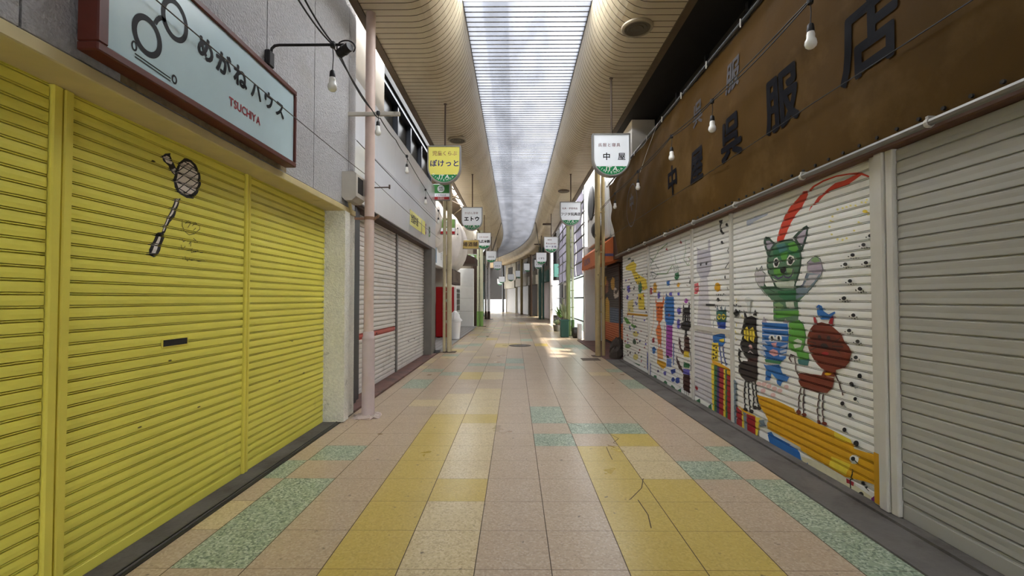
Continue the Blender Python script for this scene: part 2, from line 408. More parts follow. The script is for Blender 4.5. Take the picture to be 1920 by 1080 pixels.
# ---------------------------------------------------------------- arcade roof: curved soffits and a translucent strip
ZS, ZK = 4.98, 5.75
PITCH_S = .125
def soffit_profile(outer, knee, edge, n=10):
    pts = [(outer, ZS), (knee * .5 + outer * .5, ZS), (knee, ZS)]
    for i in range(1, n + 1):
        a = math.pi / 2 * i / n
        pts.append((knee + (edge - knee) * math.sin(a), ZS + (ZK - ZS) * (1 - math.cos(a))))
    return pts
S_FIRST, S_LAST = -2.0, 53.0
def soffit(side_pts):
    mb = MB(); s = S_FIRST
    while s < S_LAST:
        gap = .012; n = len(side_pts)
        e = s + PITCH_S
        for (a, b, mi, d0, d1) in ((s, e - gap, 0, 0, 0), (e - gap, e - gap + .003, 1, 0, .006), (e - gap + .003, e - .003, 1, .006, .006), (e - .003, e, 1, .006, 0)):
            vs = [bend(l, a, z + d0) for l, z in side_pts] + [bend(l, b, z + d1) for l, z in side_pts]
            mb.add(vs, [(i, i + 1, n + i + 1, n + i) for i in range(n - 1)], mi)
        s += PITCH_S
    return mb
OL, OR_, EL, ER = -1.87, 2.06, -.76, 1.11
mb = soffit(soffit_profile(OL, -1.32, EL))
m2 = soffit(soffit_profile(OR_, 1.62, ER)); o = len(mb.v)
mb.v += m2.v; mb.f += [tuple(i + o for i in f) for f in m2.f]; mb.m += m2.m
ceil = mb.build('ceiling', [M['soffit'], M['soffit_gap']]); tag(ceil, kind='structure')
for p in ceil.data.polygons: p.use_smooth = False
eb = MB()
for lat0, lat1 in ((OL - .1, OL), (OR_, OR_ + .1)):
    s = S_FIRST
    while s < S_LAST:
        e = s + 2
        vs = [bend(l, q, z) for q in (s, e) for l in (lat0, lat1) for z in (ZS - .02, ZS + .26)]
        eb.add(vs, [(0, 1, 3, 2), (4, 6, 7, 5), (0, 4, 5, 1), (2, 3, 7, 6), (0, 2, 6, 4), (1, 5, 7, 3)])
        s = e
struct(eb, 'trim_1', M['edge_beam'])
SKY_FIRST = -2.0
sk = MB(); s = SKY_FIRST
while s < S_LAST:
    w = .011; mi = 2 if 4.0 < s < 6.45 else 0     # clearer run added out of view to light the walls
    sk.add([bend(EL, s, ZK), bend(ER, s, ZK), bend(ER, s + PITCH_S / 2, ZK + .012), bend(EL, s + PITCH_S / 2, ZK + .012)], [(0, 1, 2, 3)], mi)
    sk.add([bend(EL, s + PITCH_S / 2, ZK + .012), bend(ER, s + PITCH_S / 2, ZK + .012), bend(ER, s + PITCH_S - w, ZK), bend(EL, s + PITCH_S - w, ZK)], [(0, 1, 2, 3)], mi)
    sk.add([bend(EL, s + PITCH_S - w, ZK - .012), bend(ER, s + PITCH_S - w, ZK - .012), bend(ER, s + PITCH_S, ZK - .012), bend(EL, s + PITCH_S, ZK - .012)], [(0, 1, 2, 3)], 1)
    for q in (s + PITCH_S - w, s + PITCH_S): sk.add([bend(EL, q, ZK - .012), bend(ER, q, ZK - .012), bend(ER, q, ZK), bend(EL, q, ZK)], [(0, 1, 2, 3)], 1)
    s += PITCH_S
struct(sk, 'window_1', [M['skylight'], M['skylight_rib'], M['skylight_fill']])
# gutter that runs above the translucent sheets, and the dark edge strips
gt = MB(); s = SKY_FIRST
while s < S_LAST:
    for l0, l1, z0, z1 in ((-.34, .02, ZK + .5, ZK + .58), (EL - .02, EL + .006, ZK - .03, ZK + .06), (ER - .006, ER + .02, ZK - .03, ZK + .06)):
        vs = [bend(l, q, z) for q in (s, s + 2) for l in (l0, l1) for z in (z0, z1)]
        gt.add(vs, [(0, 1, 3, 2), (4, 6, 7, 5), (0, 4, 5, 1), (2, 3, 7, 6), (0, 2, 6, 4), (1, 5, 7, 3)])
    s += 2
struct(gt, 'trim_2', M['dark_steel'])
# unseen cover and end walls added behind the camera to darken the near stretch
rb = MB(); rb.box(-2.2, 2.4, -8, SKY_FIRST, ZK + .02, ZK + .1); rb.box(-4, 4, -7.2, -7, 1.2, ZK + .1); rb.box(2.6, 2.8, -7.2, -1, 0, ZK + .1)
struct(rb, 'roof_light_block', M['dark_steel'])

# ---------------------------------------------------------------- rolling shutters
XL, XR = -2.22, 2.49
def slat_profile(kind):
    if kind == 'bead':       # (fraction of the pitch, depth behind the face)
        return [(0, .024), (.075, .024), (.085, .002), (.15, .002), (.16, .02), (.215, .02), (.235, .0005), (.6, -.001), (.97, .0005)]
    if kind == 'wide': return [(0, .004), (.07, .004), (.09, .014), (.15, .014), (.17, .0), (.22, -.001), (.55, .0015), (.8, .0), (.97, .0)]
    return [(0, .024), (.1, .024), (.12, .004), (.22, .0), (.5, -.002), (.86, .001), (.95, .004)]
def shutter_levels(z0, z1, pitch, kind, foot=.07):
    L = [(z0, .002), (z0 + foot - .006, .002), (z0 + foot - .004, .008)]
    z = z0 + foot
    while z < z1:
        for f, d in slat_profile(kind):
            if z + f * pitch < z1: L.append((z + f * pitch, d))
        z += pitch
    L.append((z1, L[-1][1])); return L
def depth_at(L, z):
    if z <= L[0][0]: return L[0][1]
    lo, hi = 0, len(L) - 1
    if z >= L[hi][0]: return L[hi][1]
    while hi - lo > 1:
        m = (lo + hi) // 2
        if L[m][0] <= z: lo = m
        else: hi = m
    a, b = L[lo], L[hi]
    return a[1] + (b[1] - a[1]) * (z - a[0]) / max(1e-9, b[0] - a[0])
def shutter_curtain(X, side, y0, y1, L):
    """side = +1 faces +x, -1 faces -x; depth runs away from the street"""
    mb = MB(); t = .04
    for z, d in L:
        x = X - side * d; mb.v += [Vector((x, y0, z)), Vector((x, y1, z))]
    n = len(L)
    for i in range(n - 1): mb.f.append((2 * i, 2 * i + 1, 2 * i + 3, 2 * i + 2)); mb.m.append(0)
    zb, zt = L[0][0], L[-1][0]
    mb.box(min(X - side * t, X - side * .028), max(X - side * t, X - side * .028), y0, y1, zb, zt)
    return mb

class Paint:
    """flat brush shapes laid on a slatted curtain: every shape is cut at the slat breaks so the paint follows the profile"""
    def __init__(s, X, side, y0, y1, L):
        s.X, s.side, s.y0, s.y1, s.L = X, side, y0, y1, L; s.mb = MB(); s.mats = []; s.n = 0; s.any = False
    def poly(s, yz, m):
        """yz: outline in metres (along the wall, height)"""
        if max(p[0] for p in yz) < s.y0 or min(p[0] for p in yz) > s.y1: return
        if m not in s.mats: s.mats.append(m)
        mi = s.mats.index(m); s.n += 1; off = .0008 + s.n * .00004
        zs = sorted(set([p[1] for p in yz] + [l[0] for l in s.L if min(p[1] for p in yz) < l[0] < max(p[1] for p in yz)]))
        zs = [z for z in zs if s.L[0][0] <= z <= s.L[-1][0]]
        n = len(yz)
        for a, b in zip(zs, zs[1:]):
            if b - a < 1e-6: continue
            mid = (a + b) / 2; cr = []
            for i in range(n):
                p, q = yz[i], yz[(i + 1) % n]
                if (p[1] <= mid < q[1]) or (q[1] <= mid < p[1]):
                    f = lambda z: p[0] + (q[0] - p[0]) * (z - p[1]) / (q[1] - p[1])
                    cr.append((f(mid), f(a), f(b)))
            cr.sort()
            for l, r in zip(cr[::2], cr[1::2]):
                cl = lambda v: min(max(v, s.y0), s.y1)
                la, ra, lb, rb_ = cl(l[1]), cl(r[1]), cl(l[2]), cl(r[2])
                if ra - la < 1e-5 and rb_ - lb < 1e-5: continue
                xa = s.X - s.side * (depth_at(s.L, a + 1e-7) - off); xb = s.X - s.side * (depth_at(s.L, b - 1e-7) - off)
                s.mb.add([(xa, la, a), (xa, ra, a), (xb, rb_, b), (xb, lb, b)], [(0, 1, 2, 3)], mi); s.any = True
    def stroke(s, yz, w, m):
        for p, q in zip(yz, yz[1:]):
            d = Vector((q[0] - p[0], q[1] - p[1])); ln = d.length
            if ln < 1e-6: continue
            d /= ln; k = Vector((-d.y, d.x)) * w / 2; e = d * w * .3
            s.poly([(p[0] - e.x + k.x, p[1] - e.y + k.y), (q[0] + e.x + k.x, q[1] + e.y + k.y), (q[0] + e.x - k.x, q[1] + e.y - k.y), (p[0] - e.x - k.x, p[1] - e.y - k.y)], m)
    def disc(s, c, ry, rz, m, n=12):
        s.poly([(c[0] + ry * math.cos(2 * math.pi * k / n), c[1] + rz * math.sin(2 * math.pi * k / n)) for k in range(n)], m)
    def build(s, parent, name='painted_picture'):
        if s.any: return s.mb.build(name, s.mats, parent)

def rolling_shutter(X, side, y0, y1, z0, z1, pitch, kind, m, label, group=None, foot=.07):
    L = shutter_levels(z0, z1, pitch, kind, foot)
    t = thing('rolling_shutter', (X, (y0 + y1) / 2, z0), label, 'shutter', group)
    shutter_curtain(X, side, y0, y1, L).build('curtain', m, t)
    mb = MB(); mb.bbox(min(X - side * .01, X + side * .0004), max(X - side * .01, X + side * .0004), y0 + .01, y1 - .01, z0, z0 + foot - .012, .003)
    mb.build('bottom_bar', m, t)
    return t, L

# ================================================================ LEFT SIDE
# ---- spectacles shop: yellow shutters under a grey stucco wall
wl_ = MB()
for a, b in ((-7, .9), (.912, 1.82), (1.832, 2.74), (2.752, 3.655), (3.667, 4.535), (4.547, 5.485), (5.497, 5.72)):
    wl_.box(-2.4, -2.03, a, b, 2.548, 5.9, 0)
wl_.box(-6, -2.38, -7, 5.72, 0, 5.9, 1)
wl_.box(-2.4, -2.045, -7, 5.7, 2.535, 5.88, 1)
wl_.box(-2.4, -1.98, 5.27, 5.42, .012, 2.46, 2)
wl_.box(-2.4, -2.02, 5.42, 5.7, .012, 2.46, 2)
wl_.box(-2.03, -2.027, 2.3, 3.99, 2.55, 2.66, 3)  # tan strip of wall between the sign and the lintel
struct(wl_, 'wall_left', [M['stucco'], M['dark_gap'], M['stucco_cream'], mat('tan_stucco_strip', (150, 132, 100), .9, var=.3, vscale=20, bump=.6, bscale=50)])
ln = MB(); ln.bbox(-2.38, -1.995, -4, 5.66, 2.462, 2.526, .006)
struct(ln, 'trim_3', M['lintel'])
sl = MB(); sl.box(-2.4, -2.045, -4, 5.72, -.02, .012, 0); sl.box(-2.045, -2.02, -4, 5.72, -.02, .006, 1); sl.box(-2.065, -2.055, -4, 5.72, 0, .018, 1)
struct(sl, 'trim_4', [M['concrete'], M['rail']])

t, L_ = rolling_shutter(XL, 1, -1.2, 2.13, .012, 2.465, .0622, 'bead', M['yellow'], 'yellow rolling shutter cut off by the frame edge, left of the wide yellow post')
t, LY = rolling_shutter(XL, 1, 2.245, 3.7, .012, 2.465, .0622, 'bead', M['yellow'], 'yellow rolling shutter with the painted racket and a mail slot')
yw = t
pt = Paint(XL, 1, 2.245, 3.7, LY)
W_ = mat('racket_pale_grey', (238, 230, 222), .6, var=.04); B_ = mat('racket_black', (26, 22, 22), .6); OLV = mat('olive_scribble', (92, 84, 30), .7)
def zj(p): q = onX(260 + p[0] / 4.695, 270 + p[1] / 4.695, XL); return (q.y, q.z)
def ZJ(pts): return [zj(p) for p in pts]
pt.poly(ZJ([(205, 110), (230, 85), (280, 80), (275, 100), (300, 150), (320, 200), (348, 240), (322, 280), (290, 250), (260, 190), (215, 150)]), B_)
pt.poly(ZJ([(220, 115), (245, 103), (268, 115), (297, 165), (285, 180), (240, 160)]), W_)
pt.poly(ZJ([(298, 222), (320, 213), (332, 240), (316, 266), (300, 245)]), W_)
pt.poly(ZJ([(400, 125), (450, 130), (500, 180), (540, 260), (548, 350), (520, 430), (480, 482), (420, 475), (360, 440), (315, 380), (305, 310), (335, 200), (360, 160)]), B_)
pt.poly(ZJ([(400, 155), (450, 160), (490, 200), (522, 270), (524, 350), (500, 410), (450, 452), (400, 445), (352, 400), (330, 330), (347, 240), (367, 185)]), W_)
for a, b in (((345, 240), (440, 170)), ((335, 320), (490, 200)), ((350, 395), (520, 260)), ((400, 440), (525, 330)), ((360, 190), (520, 270)), ((345, 245), (525, 350)), ((333, 320), (500, 420)), ((350, 390), (455, 450)), ((400, 155), (500, 215))):
    pt.stroke(ZJ([a, b]), .0065, B_)
pt.poly(ZJ([(322, 480), (368, 480), (310, 650), (270, 690), (225, 785), (196, 785), (240, 670), (288, 570)]), B_)
pt.poly(ZJ([(335, 482), (357, 482), (300, 610), (262, 665), (222, 765), (207, 770), (250, 665), (300, 575)]), W_)
pt.poly(ZJ([(165, 780), (215, 775), (227, 820), (205, 870), (185, 940), (165, 980), (130, 997), (95, 980), (88, 930), (120, 870), (150, 800)]), B_)
pt.poly(ZJ([(175, 815), (197, 810), (172, 890), (143, 970), (108, 965), (135, 900)]), W_)
for st in ([(385, 670), (380, 720), (405, 770), (440, 800), (490, 790), (535, 750), (535, 720), (500, 700)], [(410, 700), (440, 675)], [(430, 735), (460, 690), (440, 690)], [(470, 720), (500, 690), (525, 720)], [(480, 760), (500, 740)], [(480, 830), (525, 870)],
           [(385, 830), (390, 860), (412, 850)], [(370, 890), (385, 930), (407, 900)], [(440, 880), (460, 855), (455, 900)], [(450, 940), (470, 920), (460, 955), (500, 950), (520, 940), (540, 955), (590, 955)], [(405, 990), (425, 1030), (450, 1005)], [(460, 1025), (490, 1018), (520, 1032), (580, 1028)]):
    pt.stroke(ZJ(st), .0045, OLV)
for px_, py_ in ((318, 676), (372, 763), (261, 801), (287, 302)):
    p = onX(px_, py_, XL); pt.disc((p.y, p.z), .016, .005, OLV)
pt.build(t, 'painted_racket')
p0, p1 = onX(302, 636, XL), onX(352, 646, XL)
ms = MB(); ms.bbox(XL, XL + .006, p0.y, p1.y, p1.z, p0.z, .002, 0); ms.box(XL + .0055, XL + .0068, p0.y + .012, p1.y - .014, p1.z + .008, p0.z - .008, 1)
ms.build('mail_slot', [M['yellow_post'], M['dark_gap']], t)
t, L_ = rolling_shutter(XL, 1, 3.775, 5.27, .012, 2.465, .0622, 'bead', M['yellow'], 'yellow rolling shutter beside the cream stucco column, right of the thin yellow post')
pt = Paint(XL, 1, 3.775, 5.27, L_)
for px_, py_ in ((548, 639), (524, 714), (570, 699)):
    p = onX(px_, py_, XL); pt.disc((p.y, p.z), .02, .007, OLV)
pt.build(t, 'rust_spots')
def post(name, x0, x1, y0, y1, z1, m, label, groove=True, z0=.012):
    mb = MB(); mb.bbox(x0, x1, y0, (y0 + y1) / 2 - .004, z0, z1, .006); mb.bbox(x0, x1, (y0 + y1) / 2 + .004, y1, z0, z1, .006)
    mb.box(x0, max(x0, x1) - .014 if x1 > x0 else x1, y0 + .003, y1 - .003, z0, z1)
    return tag(mb.build(name, m), label, 'post')
post('shutter_post', XL - .04, XL + .018, 2.135, 2.24, 2.462, M['yellow_post'], 'wide yellow guide post between the cut-off shutter and the racket shutter')
post('shutter_post', XL - .04, XL + .018, 3.705, 3.77, 2.462, M['yellow_post'], 'thin yellow guide post right of the painted racket')

# ---- shop sign with spectacles
SX = -1.90
a = onX(183, 95, SX); b = onX(555, 313, SX); c = onX(557, 172, SX)
sy0, sy1, sz0, sz1 = onX(183, 95, SX).y, onX(556.5, 250, SX).y, (a.z + b.z) / 2, c.z
t = thing('shop_sign', (-1.965, (sy0 + sy1) / 2, sz0), 'pale blue optician signboard with painted spectacles in a brown frame', 'sign')
mb = MB(); fw = .042
for (y0, y1, z0, z1) in ((sy0, sy1, sz0, sz0 + fw), (sy0, sy1, sz1 - fw, sz1), (sy0, sy0 + fw * 1.4, sz0 + fw, sz1 - fw), (sy1 - fw * .7, sy1, sz0 + fw, sz1 - fw)):
    mb.bbox(-2.0, SX, y0, y1, z0, z1, .006)
mb.build('frame', M['brown_frame'], t)
mb = MB(); mb.box(-1.99, SX - .016, sy0 + .01, sy1 - .01, sz0 + .01, sz1 - .01)
mb.build('face_panel', M['sign_blue'], t)
for y in (sy0 + .3, sy1 - .3): mb = MB(); mb.box(-2.035, -1.985, y, y + .05, sz0 + .1, sz1 - .1); mb.build('bracket', M['black_metal'], t)
FX = SX - .0145
mb = MB()
def ring(mb, cy, cz, ry, rz, w, n=40, tilt=0.):
    vs = []
    for k in range(n):
        a_ = 2 * math.pi * k / n
        for r in (0, w): vs.append((FX, cy + (ry - r) * math.cos(a_) , cz + (rz - r) * math.sin(a_)))
    mb.add(vs, [(2 * k, 2 * ((k + 1) % n), 2 * ((k + 1) % n) + 1, 2 * k + 1) for k in range(n)])
def bar(mb, p, q, w):
    d = Vector((0, q[0] - p[0], q[1] - p[1])).normalized(); k = Vector((0, -d.z, d.y)) * w / 2
    P, Q = Vector((FX, *p)), Vector((FX, *q)); mb.add([P - k, P + k, Q + k, Q - k], [(0, 1, 2, 3)])
def zs(px, py): q = onX(px, py, FX); return (q.y, q.z)
l1 = zs(275, 68); l2 = zs(327, 38)
ly0, ly1 = zs(247, 60)[0], zs(304, 85)[0]; ry_ = (ly1 - ly0) / 2
t1, b1 = zs(272, 27), zs(280, 109); rz_ = (t1[1] - b1[1]) / 2
ring(mb, (ly0 + ly1) / 2, (t1[1] + b1[1]) / 2 + .002, ry_, rz_, .031)
my0, my1 = zs(302, 30)[0], zs(353, 50)[0]
l2c = zs(328, 38); rz2 = (zs(328, -1)[1] - zs(328, 77)[1]) / 2; ring(mb, (my0 + my1) / 2, l2c[1], (my1 - my0) / 2, rz2, .03)
# bridge, hinge and the folded temple drawn under the lenses
br = [zs(*q) for q in ((291, 44), (295, 37), (301, 33), (307, 35), (310, 41))]
for p, q in zip(br, br[1:]): bar(mb, p, q, .024)
h = zs(252, 86); ring(mb, h[0], h[1], .018, .026, .009); 
for dz in (0, -.016): bar(mb, (zs(253, 100)[0], zs(253, 100)[1] + dz), (zs(320, 147)[0], zs(320, 147)[1] + dz), .007)
e_ = zs(327, 149); ring(mb, e_[0], e_[1], .021, .026, .011)
for ch, px_, py_, sz_ in (('め', 386, 93, .158), ('が', 419, 121, .158), ('ね', 450.5, 145, .158), ('ハ', 480.5, 172, .142), ('ウ', 504, 189.5, .142), ('ス', 525, 206, .142)):
    q = onX(px_, py_, FX); mb.text(ch, sz_, q, UY, UZ, 0, bold=.042)
q = onX(460.5, 209.5, FX); mb.text('TSUCHIYA', .08, q, UY, UZ, 1, bold=.03, sx=.92, spacing=1.06)
mb.build('lettering', [M['black_letter'], M['red_letter']], t)

# ---- bracket lamp over the sign
p0, p1 = onY(495, 112, 3.66), onY(645, 84, 3.66)
t = thing('bracket_lamp', (-2.03, 3.66, p0.z), 'black spotlight on a long bracket arm above the optician signboard', 'lamp')
mb = MB(); mb.bbox(-2.03, -1.985, 3.62, 3.70, p0.z - .06, p0.z + .07, .008); mb.build('wall_plate', M['black_metal'], t)
mb = MB(); mb.tube([(-2.0, 3.66, p0.z + .02), (-1.99, 3.66, p1.z - .03), (-1.965, 3.66, p1.z - .006), (-1.93, 3.66, p1.z), (p1.x, 3.66, p1.z)], .011, 8); mb.build('arm', M['black_metal'], t, True)
hc = onY(646, 94, 3.66)
ax = Vector((.82, -.45, .2)).normalized()
mb = MB(); mb.tube([hc - ax * .065, hc + ax * .065], .036, 14); mb.tube([hc - ax * .01, hc + ax * .01], .04, 14); mb.build('lamp_head', M['black_metal'], t, True)
mb = MB(); mb.tube([hc - ax * .066, hc - ax * .075, hc - ax * .09], [.034, .03, .012], 14); mb.build('lens', M['bulb'], t, True)
mb = MB(); pts = []
for i in range(13):
    a_ = math.pi * (1.05 - 1.25 * i / 12); pts.append(hc + Vector((.012 + .075 * math.cos(a_), 0, .02 + .06 * math.sin(a_))))
mb.tube(pts, .006, 6); mb.build('cable', M['cable'], t, True)

# ---- pink pole
pp = onZ(690, 781, 0)
t = thing('lamp_pole', (pp.x, pp.y, 0), 'pale pink pole with lilac sleeve in front of the grey shutters', 'pole')
r = .0585
mb = MB(); mb.lathe(pp, [(r, .7), (r, 3.0), (r * .99, ZS - .004)], n=24); mb.build('shaft', M['pink_pole'], t, True)
mb = MB(); mb.lathe(pp, [(.078, .0), (.076, .03), (.074, .93), (.076, .945), (.076, .96), (.066, .975), (.066, 1.03), (.06, 1.035)], n=24); mb.build('sleeve', M['lilac_sleeve'], t, True)
rn = random.Random(3); mb = MB(); ring_ = []
pr = [(.17, 0), (.16, .018), (.11, .03), (.08, .036)]
vs = []
for rr_, h_ in pr:
    for k in range(22): 
        a_ = 2 * math.pi * k / 22; q = rr_ * rn.uniform(.78, 1.15) if rr_ > .09 else rr_
        vs.append((pp.x + q * math.cos(a_), pp.y + q * math.sin(a_), h_ * rn.uniform(.7, 1.3)))
mb.add(vs, [(i * 22 + k, i * 22 + (k + 1) % 22, (i + 1) * 22 + (k + 1) % 22, (i + 1) * 22 + k) for i in range(3) for k in range(22)])
mb.build('mortar_collar', mat('pale_mortar', (186, 170, 160), .9, bump=.6, bscale=40), t)
ORG_P = pp
mb = MB(); z_ = onY(700, 410, pp.y).z; mb.lathe(pp + UZ * z_, [(r + .004, -.02), (r + .005, 0), (r + .004, .02)], n=24)
mb.bbox(-1.972, pp.x - r, pp.y - .02, pp.y + .02, z_ - .012, z_ + .014, .003); mb.prism([(0, 0), (.07, .05), (.07, .08), (0, .03)], pp + Vector((r * .8, -.02, z_ - .03)), UX, UZ, UY * .04)
mb.build('wooden_cleat', mat('weathered_cleat', (150, 116, 92), .8, var=.2), t)
z_ = onY(690, 219, pp.y).z
mb = MB(); mb.bbox(onY(637, 219, pp.y - .08).x, onY(750, 219, pp.y - .08).x, pp.y - .1, pp.y - .062, z_ - .024, z_ + .024, .006)
tag(mb.build('cross_bar', M['box_grey']), 'weathered ivory cross bar fixed high across the pink pole', 'bar')
mb = MB(); p = onY(725, 352, pp.y); mb.tube([(pp.x, pp.y, p.z), (p.x + .03, pp.y + .02, p.z + .01)], .008, 6); mb.tube([(p.x + .03, pp.y + .02, p.z - .01), (p.x + .03, pp.y + .02, p.z + .04)], .011, 6)
mb.build('hook', M['rust_rod'], t, True)
# meter box at the corner of the stucco wall
q0, q1 = onX(660, 322, -1.98), onX(690, 380, -1.98)
t = thing('meter_box', (-1.97, 5.5, q1.z), 'dirty ivory meter box at the stucco corner left of the pink pole', 'box')
mb = MB(); zz0, zz1 = onY(675, 376, 5.3).z, onY(675, 322, 5.3).z
mb.prism([(-.105, zz1), (.03, zz1 + .006), (.07, zz1 - .02), (.07, zz0 + .05), (.02, zz0), (-.06, zz0), (-.105, zz0 + .05)], (-1.87 - .06, 5.28, 0), UX, UZ, UY * .3)
mb.build('case', M['box_grey'], t)
mb = MB(); mb.box(-1.862, -1.858, 5.34, 5.52, zz0 + .1, zz1 - .05); mb.build('side_vent', M['dark_gap'], t)
mb = MB()
mb.tube([(-1.98, 5.4, zz0 - .0), (-1.985, 5.45, zz0 - .07), (-2.0, 5.5, zz0 - .11)], .02, 8); mb.build('conduit', M['lintel'], t, True)

# ---- grey shutter shop
X2 = -2.30
t, L2 = rolling_shutter(X2, 1, 6.42, 8.72, .03, 2.74, .073, 'round', M['grey_shutter'], 'grey beige rolling shutter with a red stripe behind the pink pole')
pt = Paint(X2, 1, 6.42, 8.72, L2); pz0, pz1 = onX(700, 632, X2).z, onX(700, 620, X2).z
pt.poly([(6.42, pz0 + .012), (8.7, pz0 + .012), (8.7, pz1), (6.42, pz1)], M['red_stripe'])
p = onX(706, 625, X2); pt.disc((p.y, p.z), .035, .018, mat('stripe_rust', (92, 46, 38), .8)); pt.build(t, 'red_stripe')
t, L2 = rolling_shutter(X2, 1, 8.8, 11.42, .03, 2.74, .073, 'round', M['grey_shutter'], 'plain grey beige rolling shutter between the red-striped one and the steel pillar')
pt = Paint(X2, 1, 8.8, 11.42, L2)
for px_, py_ in ((771, 585), (766, 640), (777, 635), (770, 605)):
    p = onX(px_, py_, X2); pt.disc((p.y, p.z), .06, .012, mat('shutter_scuff', (96, 84, 74), .7))
pt.build(t, 'scuffs')
mb = MB(); mb.bbox(X2 - .03, X2 + .03, 8.72, 8.8, .03, 2.74, .006); tag(mb.build('shutter_post', M['steel']), 'thin grey guide post between the two grey beige shutters', 'post')
mb = MB(); mb.bbox(-2.36, -2.16, 6.1, 6.2, .01, 2.7, .01, 0); mb.bbox(-2.36, -2.2, 6.22, 6.42, .01, 2.74, .01, 0)
tag(mb.build('shutter_post', M['dark_steel']), 'dark steel post between the cream stucco column and the red-striped shutter', 'post')
mb = MB(); mb.bbox(-2.4, -2.1, 11.42, 11.98, .01, 2.72, .01); struct(mb, 'column', M['steel'])
wb = MB()
wb.box(-6, -2.42, 5.72, 11.98, 0, 5.9, 0); wb.box(-6, -2.41, 5.72, 6.1, 0, 2.8, 0)
wb.box(-2.44, -2.14, 5.72, 7.35, 4.36, 5.9, 1)
struct(wb, 'wall_left_2', [M['dark_wall'], M['beige_wall']])
sb = MB(); sb.box(-2.42, -2.02, 5.73, 11.98, -.02, .03); struct(sb, 'trim_5', M['red_brick_sill'])
fz0, fz1 = 2.73, 4.35
ff = MB(); ys = [5.74, 6.85, 7.9, 8.95, 9.95, 10.95, 11.96]
for a_, b_ in zip(ys, ys[1:]):
    ff.bbox(-2.42, -2.1, a_ + .004, b_ - .004, fz0, 3.53, .004, 0); ff.bbox(-2.42, -2.1, a_ + .004, b_ - .004, 3.535, fz1, .004, 0)
ff.box(-2.42, -2.108, 5.74, 11.96, fz0 + .01, fz1 - .01, 1)
ff.box(-2.42, -2.13, 5.74, 11.96, 2.68, 2.725, 2)
struct(ff, 'wall_left_3', [M['fascia'], M['dark_gap'], M['dark_wood']])
wd = MB(); wd.box(-2.4, -2.3, 7.35, 11.98, 4.36, 5.8)
struct(wd, 'window_2', M['window_dark'])
hd = MB(); hd.box(-2.42, -2.14, 7.35, 11.98, 5.14, 5.9); struct(hd, 'beam', M['dark_wall'])
wf = MB()
for y in (7.35, 8.45, 9.5, 10.6, 11.85): wf.bbox(-2.3, -2.2, y, y + .07, 4.36, 5.8, .005)
wf.bbox(-2.3, -2.18, 7.35, 11.96, 5.05, 5.13, .005); wf.bbox(-2.32, -2.16, 7.35, 11.98, 4.352, 4.4, .005)
struct(wf, 'window_2_frame', M['window_frame'])
# little yellow poster on the panels
q0, q1 = onX(769, 392, -2.095), onX(797, 434, -2.095)
t = thing('poster', (-2.1, (q0.y + q1.y) / 2, q1.z), 'small yellow poster stuck low on the glossy white panels', 'poster')
zA, zB = onX(769, 421, -2.095).z, q0.z
mb = MB(); mb.box(-2.0995, -2.096, q0.y, q1.y, zA, zB); mb.build('sheet', M['sign_yellow'], t)
mb = MB(); zc = (zA + zB) / 2
mb.text('全国共通', .19, (-2.0945, q0.y + .42, zc), UY, UZ, 0, bold=.02, sx=.9)
for i, (ch, k) in enumerate((('J', 1), ('S', 2), ('B', 3))): mb.text(ch, .34, (-2.0945, q0.y + 1.1 + i * .48, zc), UY, UZ, k, bold=.03)
mb.build('lettering', [M['black_letter'], M['steel'], M['letter_maroon'], M['sign_green']], t)

# ---- recess with the vending machine
XB = -2.95
rw = MB(); rw.box(-6, XB - .05, 11.98, 24.2, 0, 7.0, 0); rw.box(XB - .1, -2.5, 11.96, 12.05, 0, 2.8, 0)
struct(rw, 'wall_left_4', [M['beige_wall']])
dk = MB(); y = 12.0
dk.box(-3.05, -2.03, 12.0, 23.1, -.02, .028, 1)
x = -3.0
while x < -2.05:
    dk.box(x, x + .14, 12.0, 23.1, .028, .034, 0); x += .155
struct(dk, 'floor_step', [M['deck'], M['deck_joint']])
t, L3 = rolling_shutter(XB, 1, 13.0, 15.9, .034, 2.45, .07, 'round', M['steel'], 'narrow grey rolling shutter behind the red vending machine')
# fascia sign over it
t = thing('fascia_sign', (-2.7, 14.6, 2.55), 'blue and white fascia sign above the narrow grey shutter', 'sign')
mb = MB(); mb.bbox(-2.9, -2.6, 12.1, 16.95, 2.55, 2.62, .01); mb.build('ledge', M['panel_white'], t)
mb = MB(); mb.box(-2.85, -2.66, 12.1, 15.4, 2.62, 3.22); mb.build('blue_panel', mat('dusty_blue_panel', (120, 144, 164), .4), t)
mb = MB(); mb.box(-2.85, -2.66, 15.4, 16.95, 2.62, 3.22); mb.build('white_panel', M['panel_white'], t)
mb = MB(); mb.text('店', .3, (-2.655, 16.3, 2.95), UY, UZ, 0); mb.build('lettering', M['steel'], t)
# vending machine
vy0, vy1, vx0, vx1, vz1 = 16.35, 17.45, -2.86, -2.12, 1.86
t = thing('vending_machine', ((vx0 + vx1) / 2, (vy0 + vy1) / 2, .034), 'red drinks vending machine behind the cream double pole', 'vending machine')
mb = MB(); mb.bbox(vx0, vx1 - .08, vy0, vy1, .05, vz1, .02); mb.build('body', M['vend_red'], t)
for x in (vx0 + .05, vx1 - .2):
    for y in (vy0 + .05, vy1 - .15): mb = MB(); mb.box(x, x + .1, y, y + .1, .034, .06); mb.build('foot', M['dark_gap'], t)
fd = MB(); fd.bbox(vx1 - .08, vx1, vy0 + .002, vy1 - .002, .07, vz1 - .006, .012); door = fd.build('front_door', M['vend_white'], t)
mb = MB(); mb.box(vx1 - .002, vx1 + .006, vy0 + .08, vy1 - .08, .95, vz1 - .08, 0)
for k in range(4): mb.box(vx1 + .0055, vx1 + .014, vy0 + .08, vy1 - .08, .97 + k * .22, .99 + k * .22, 1)
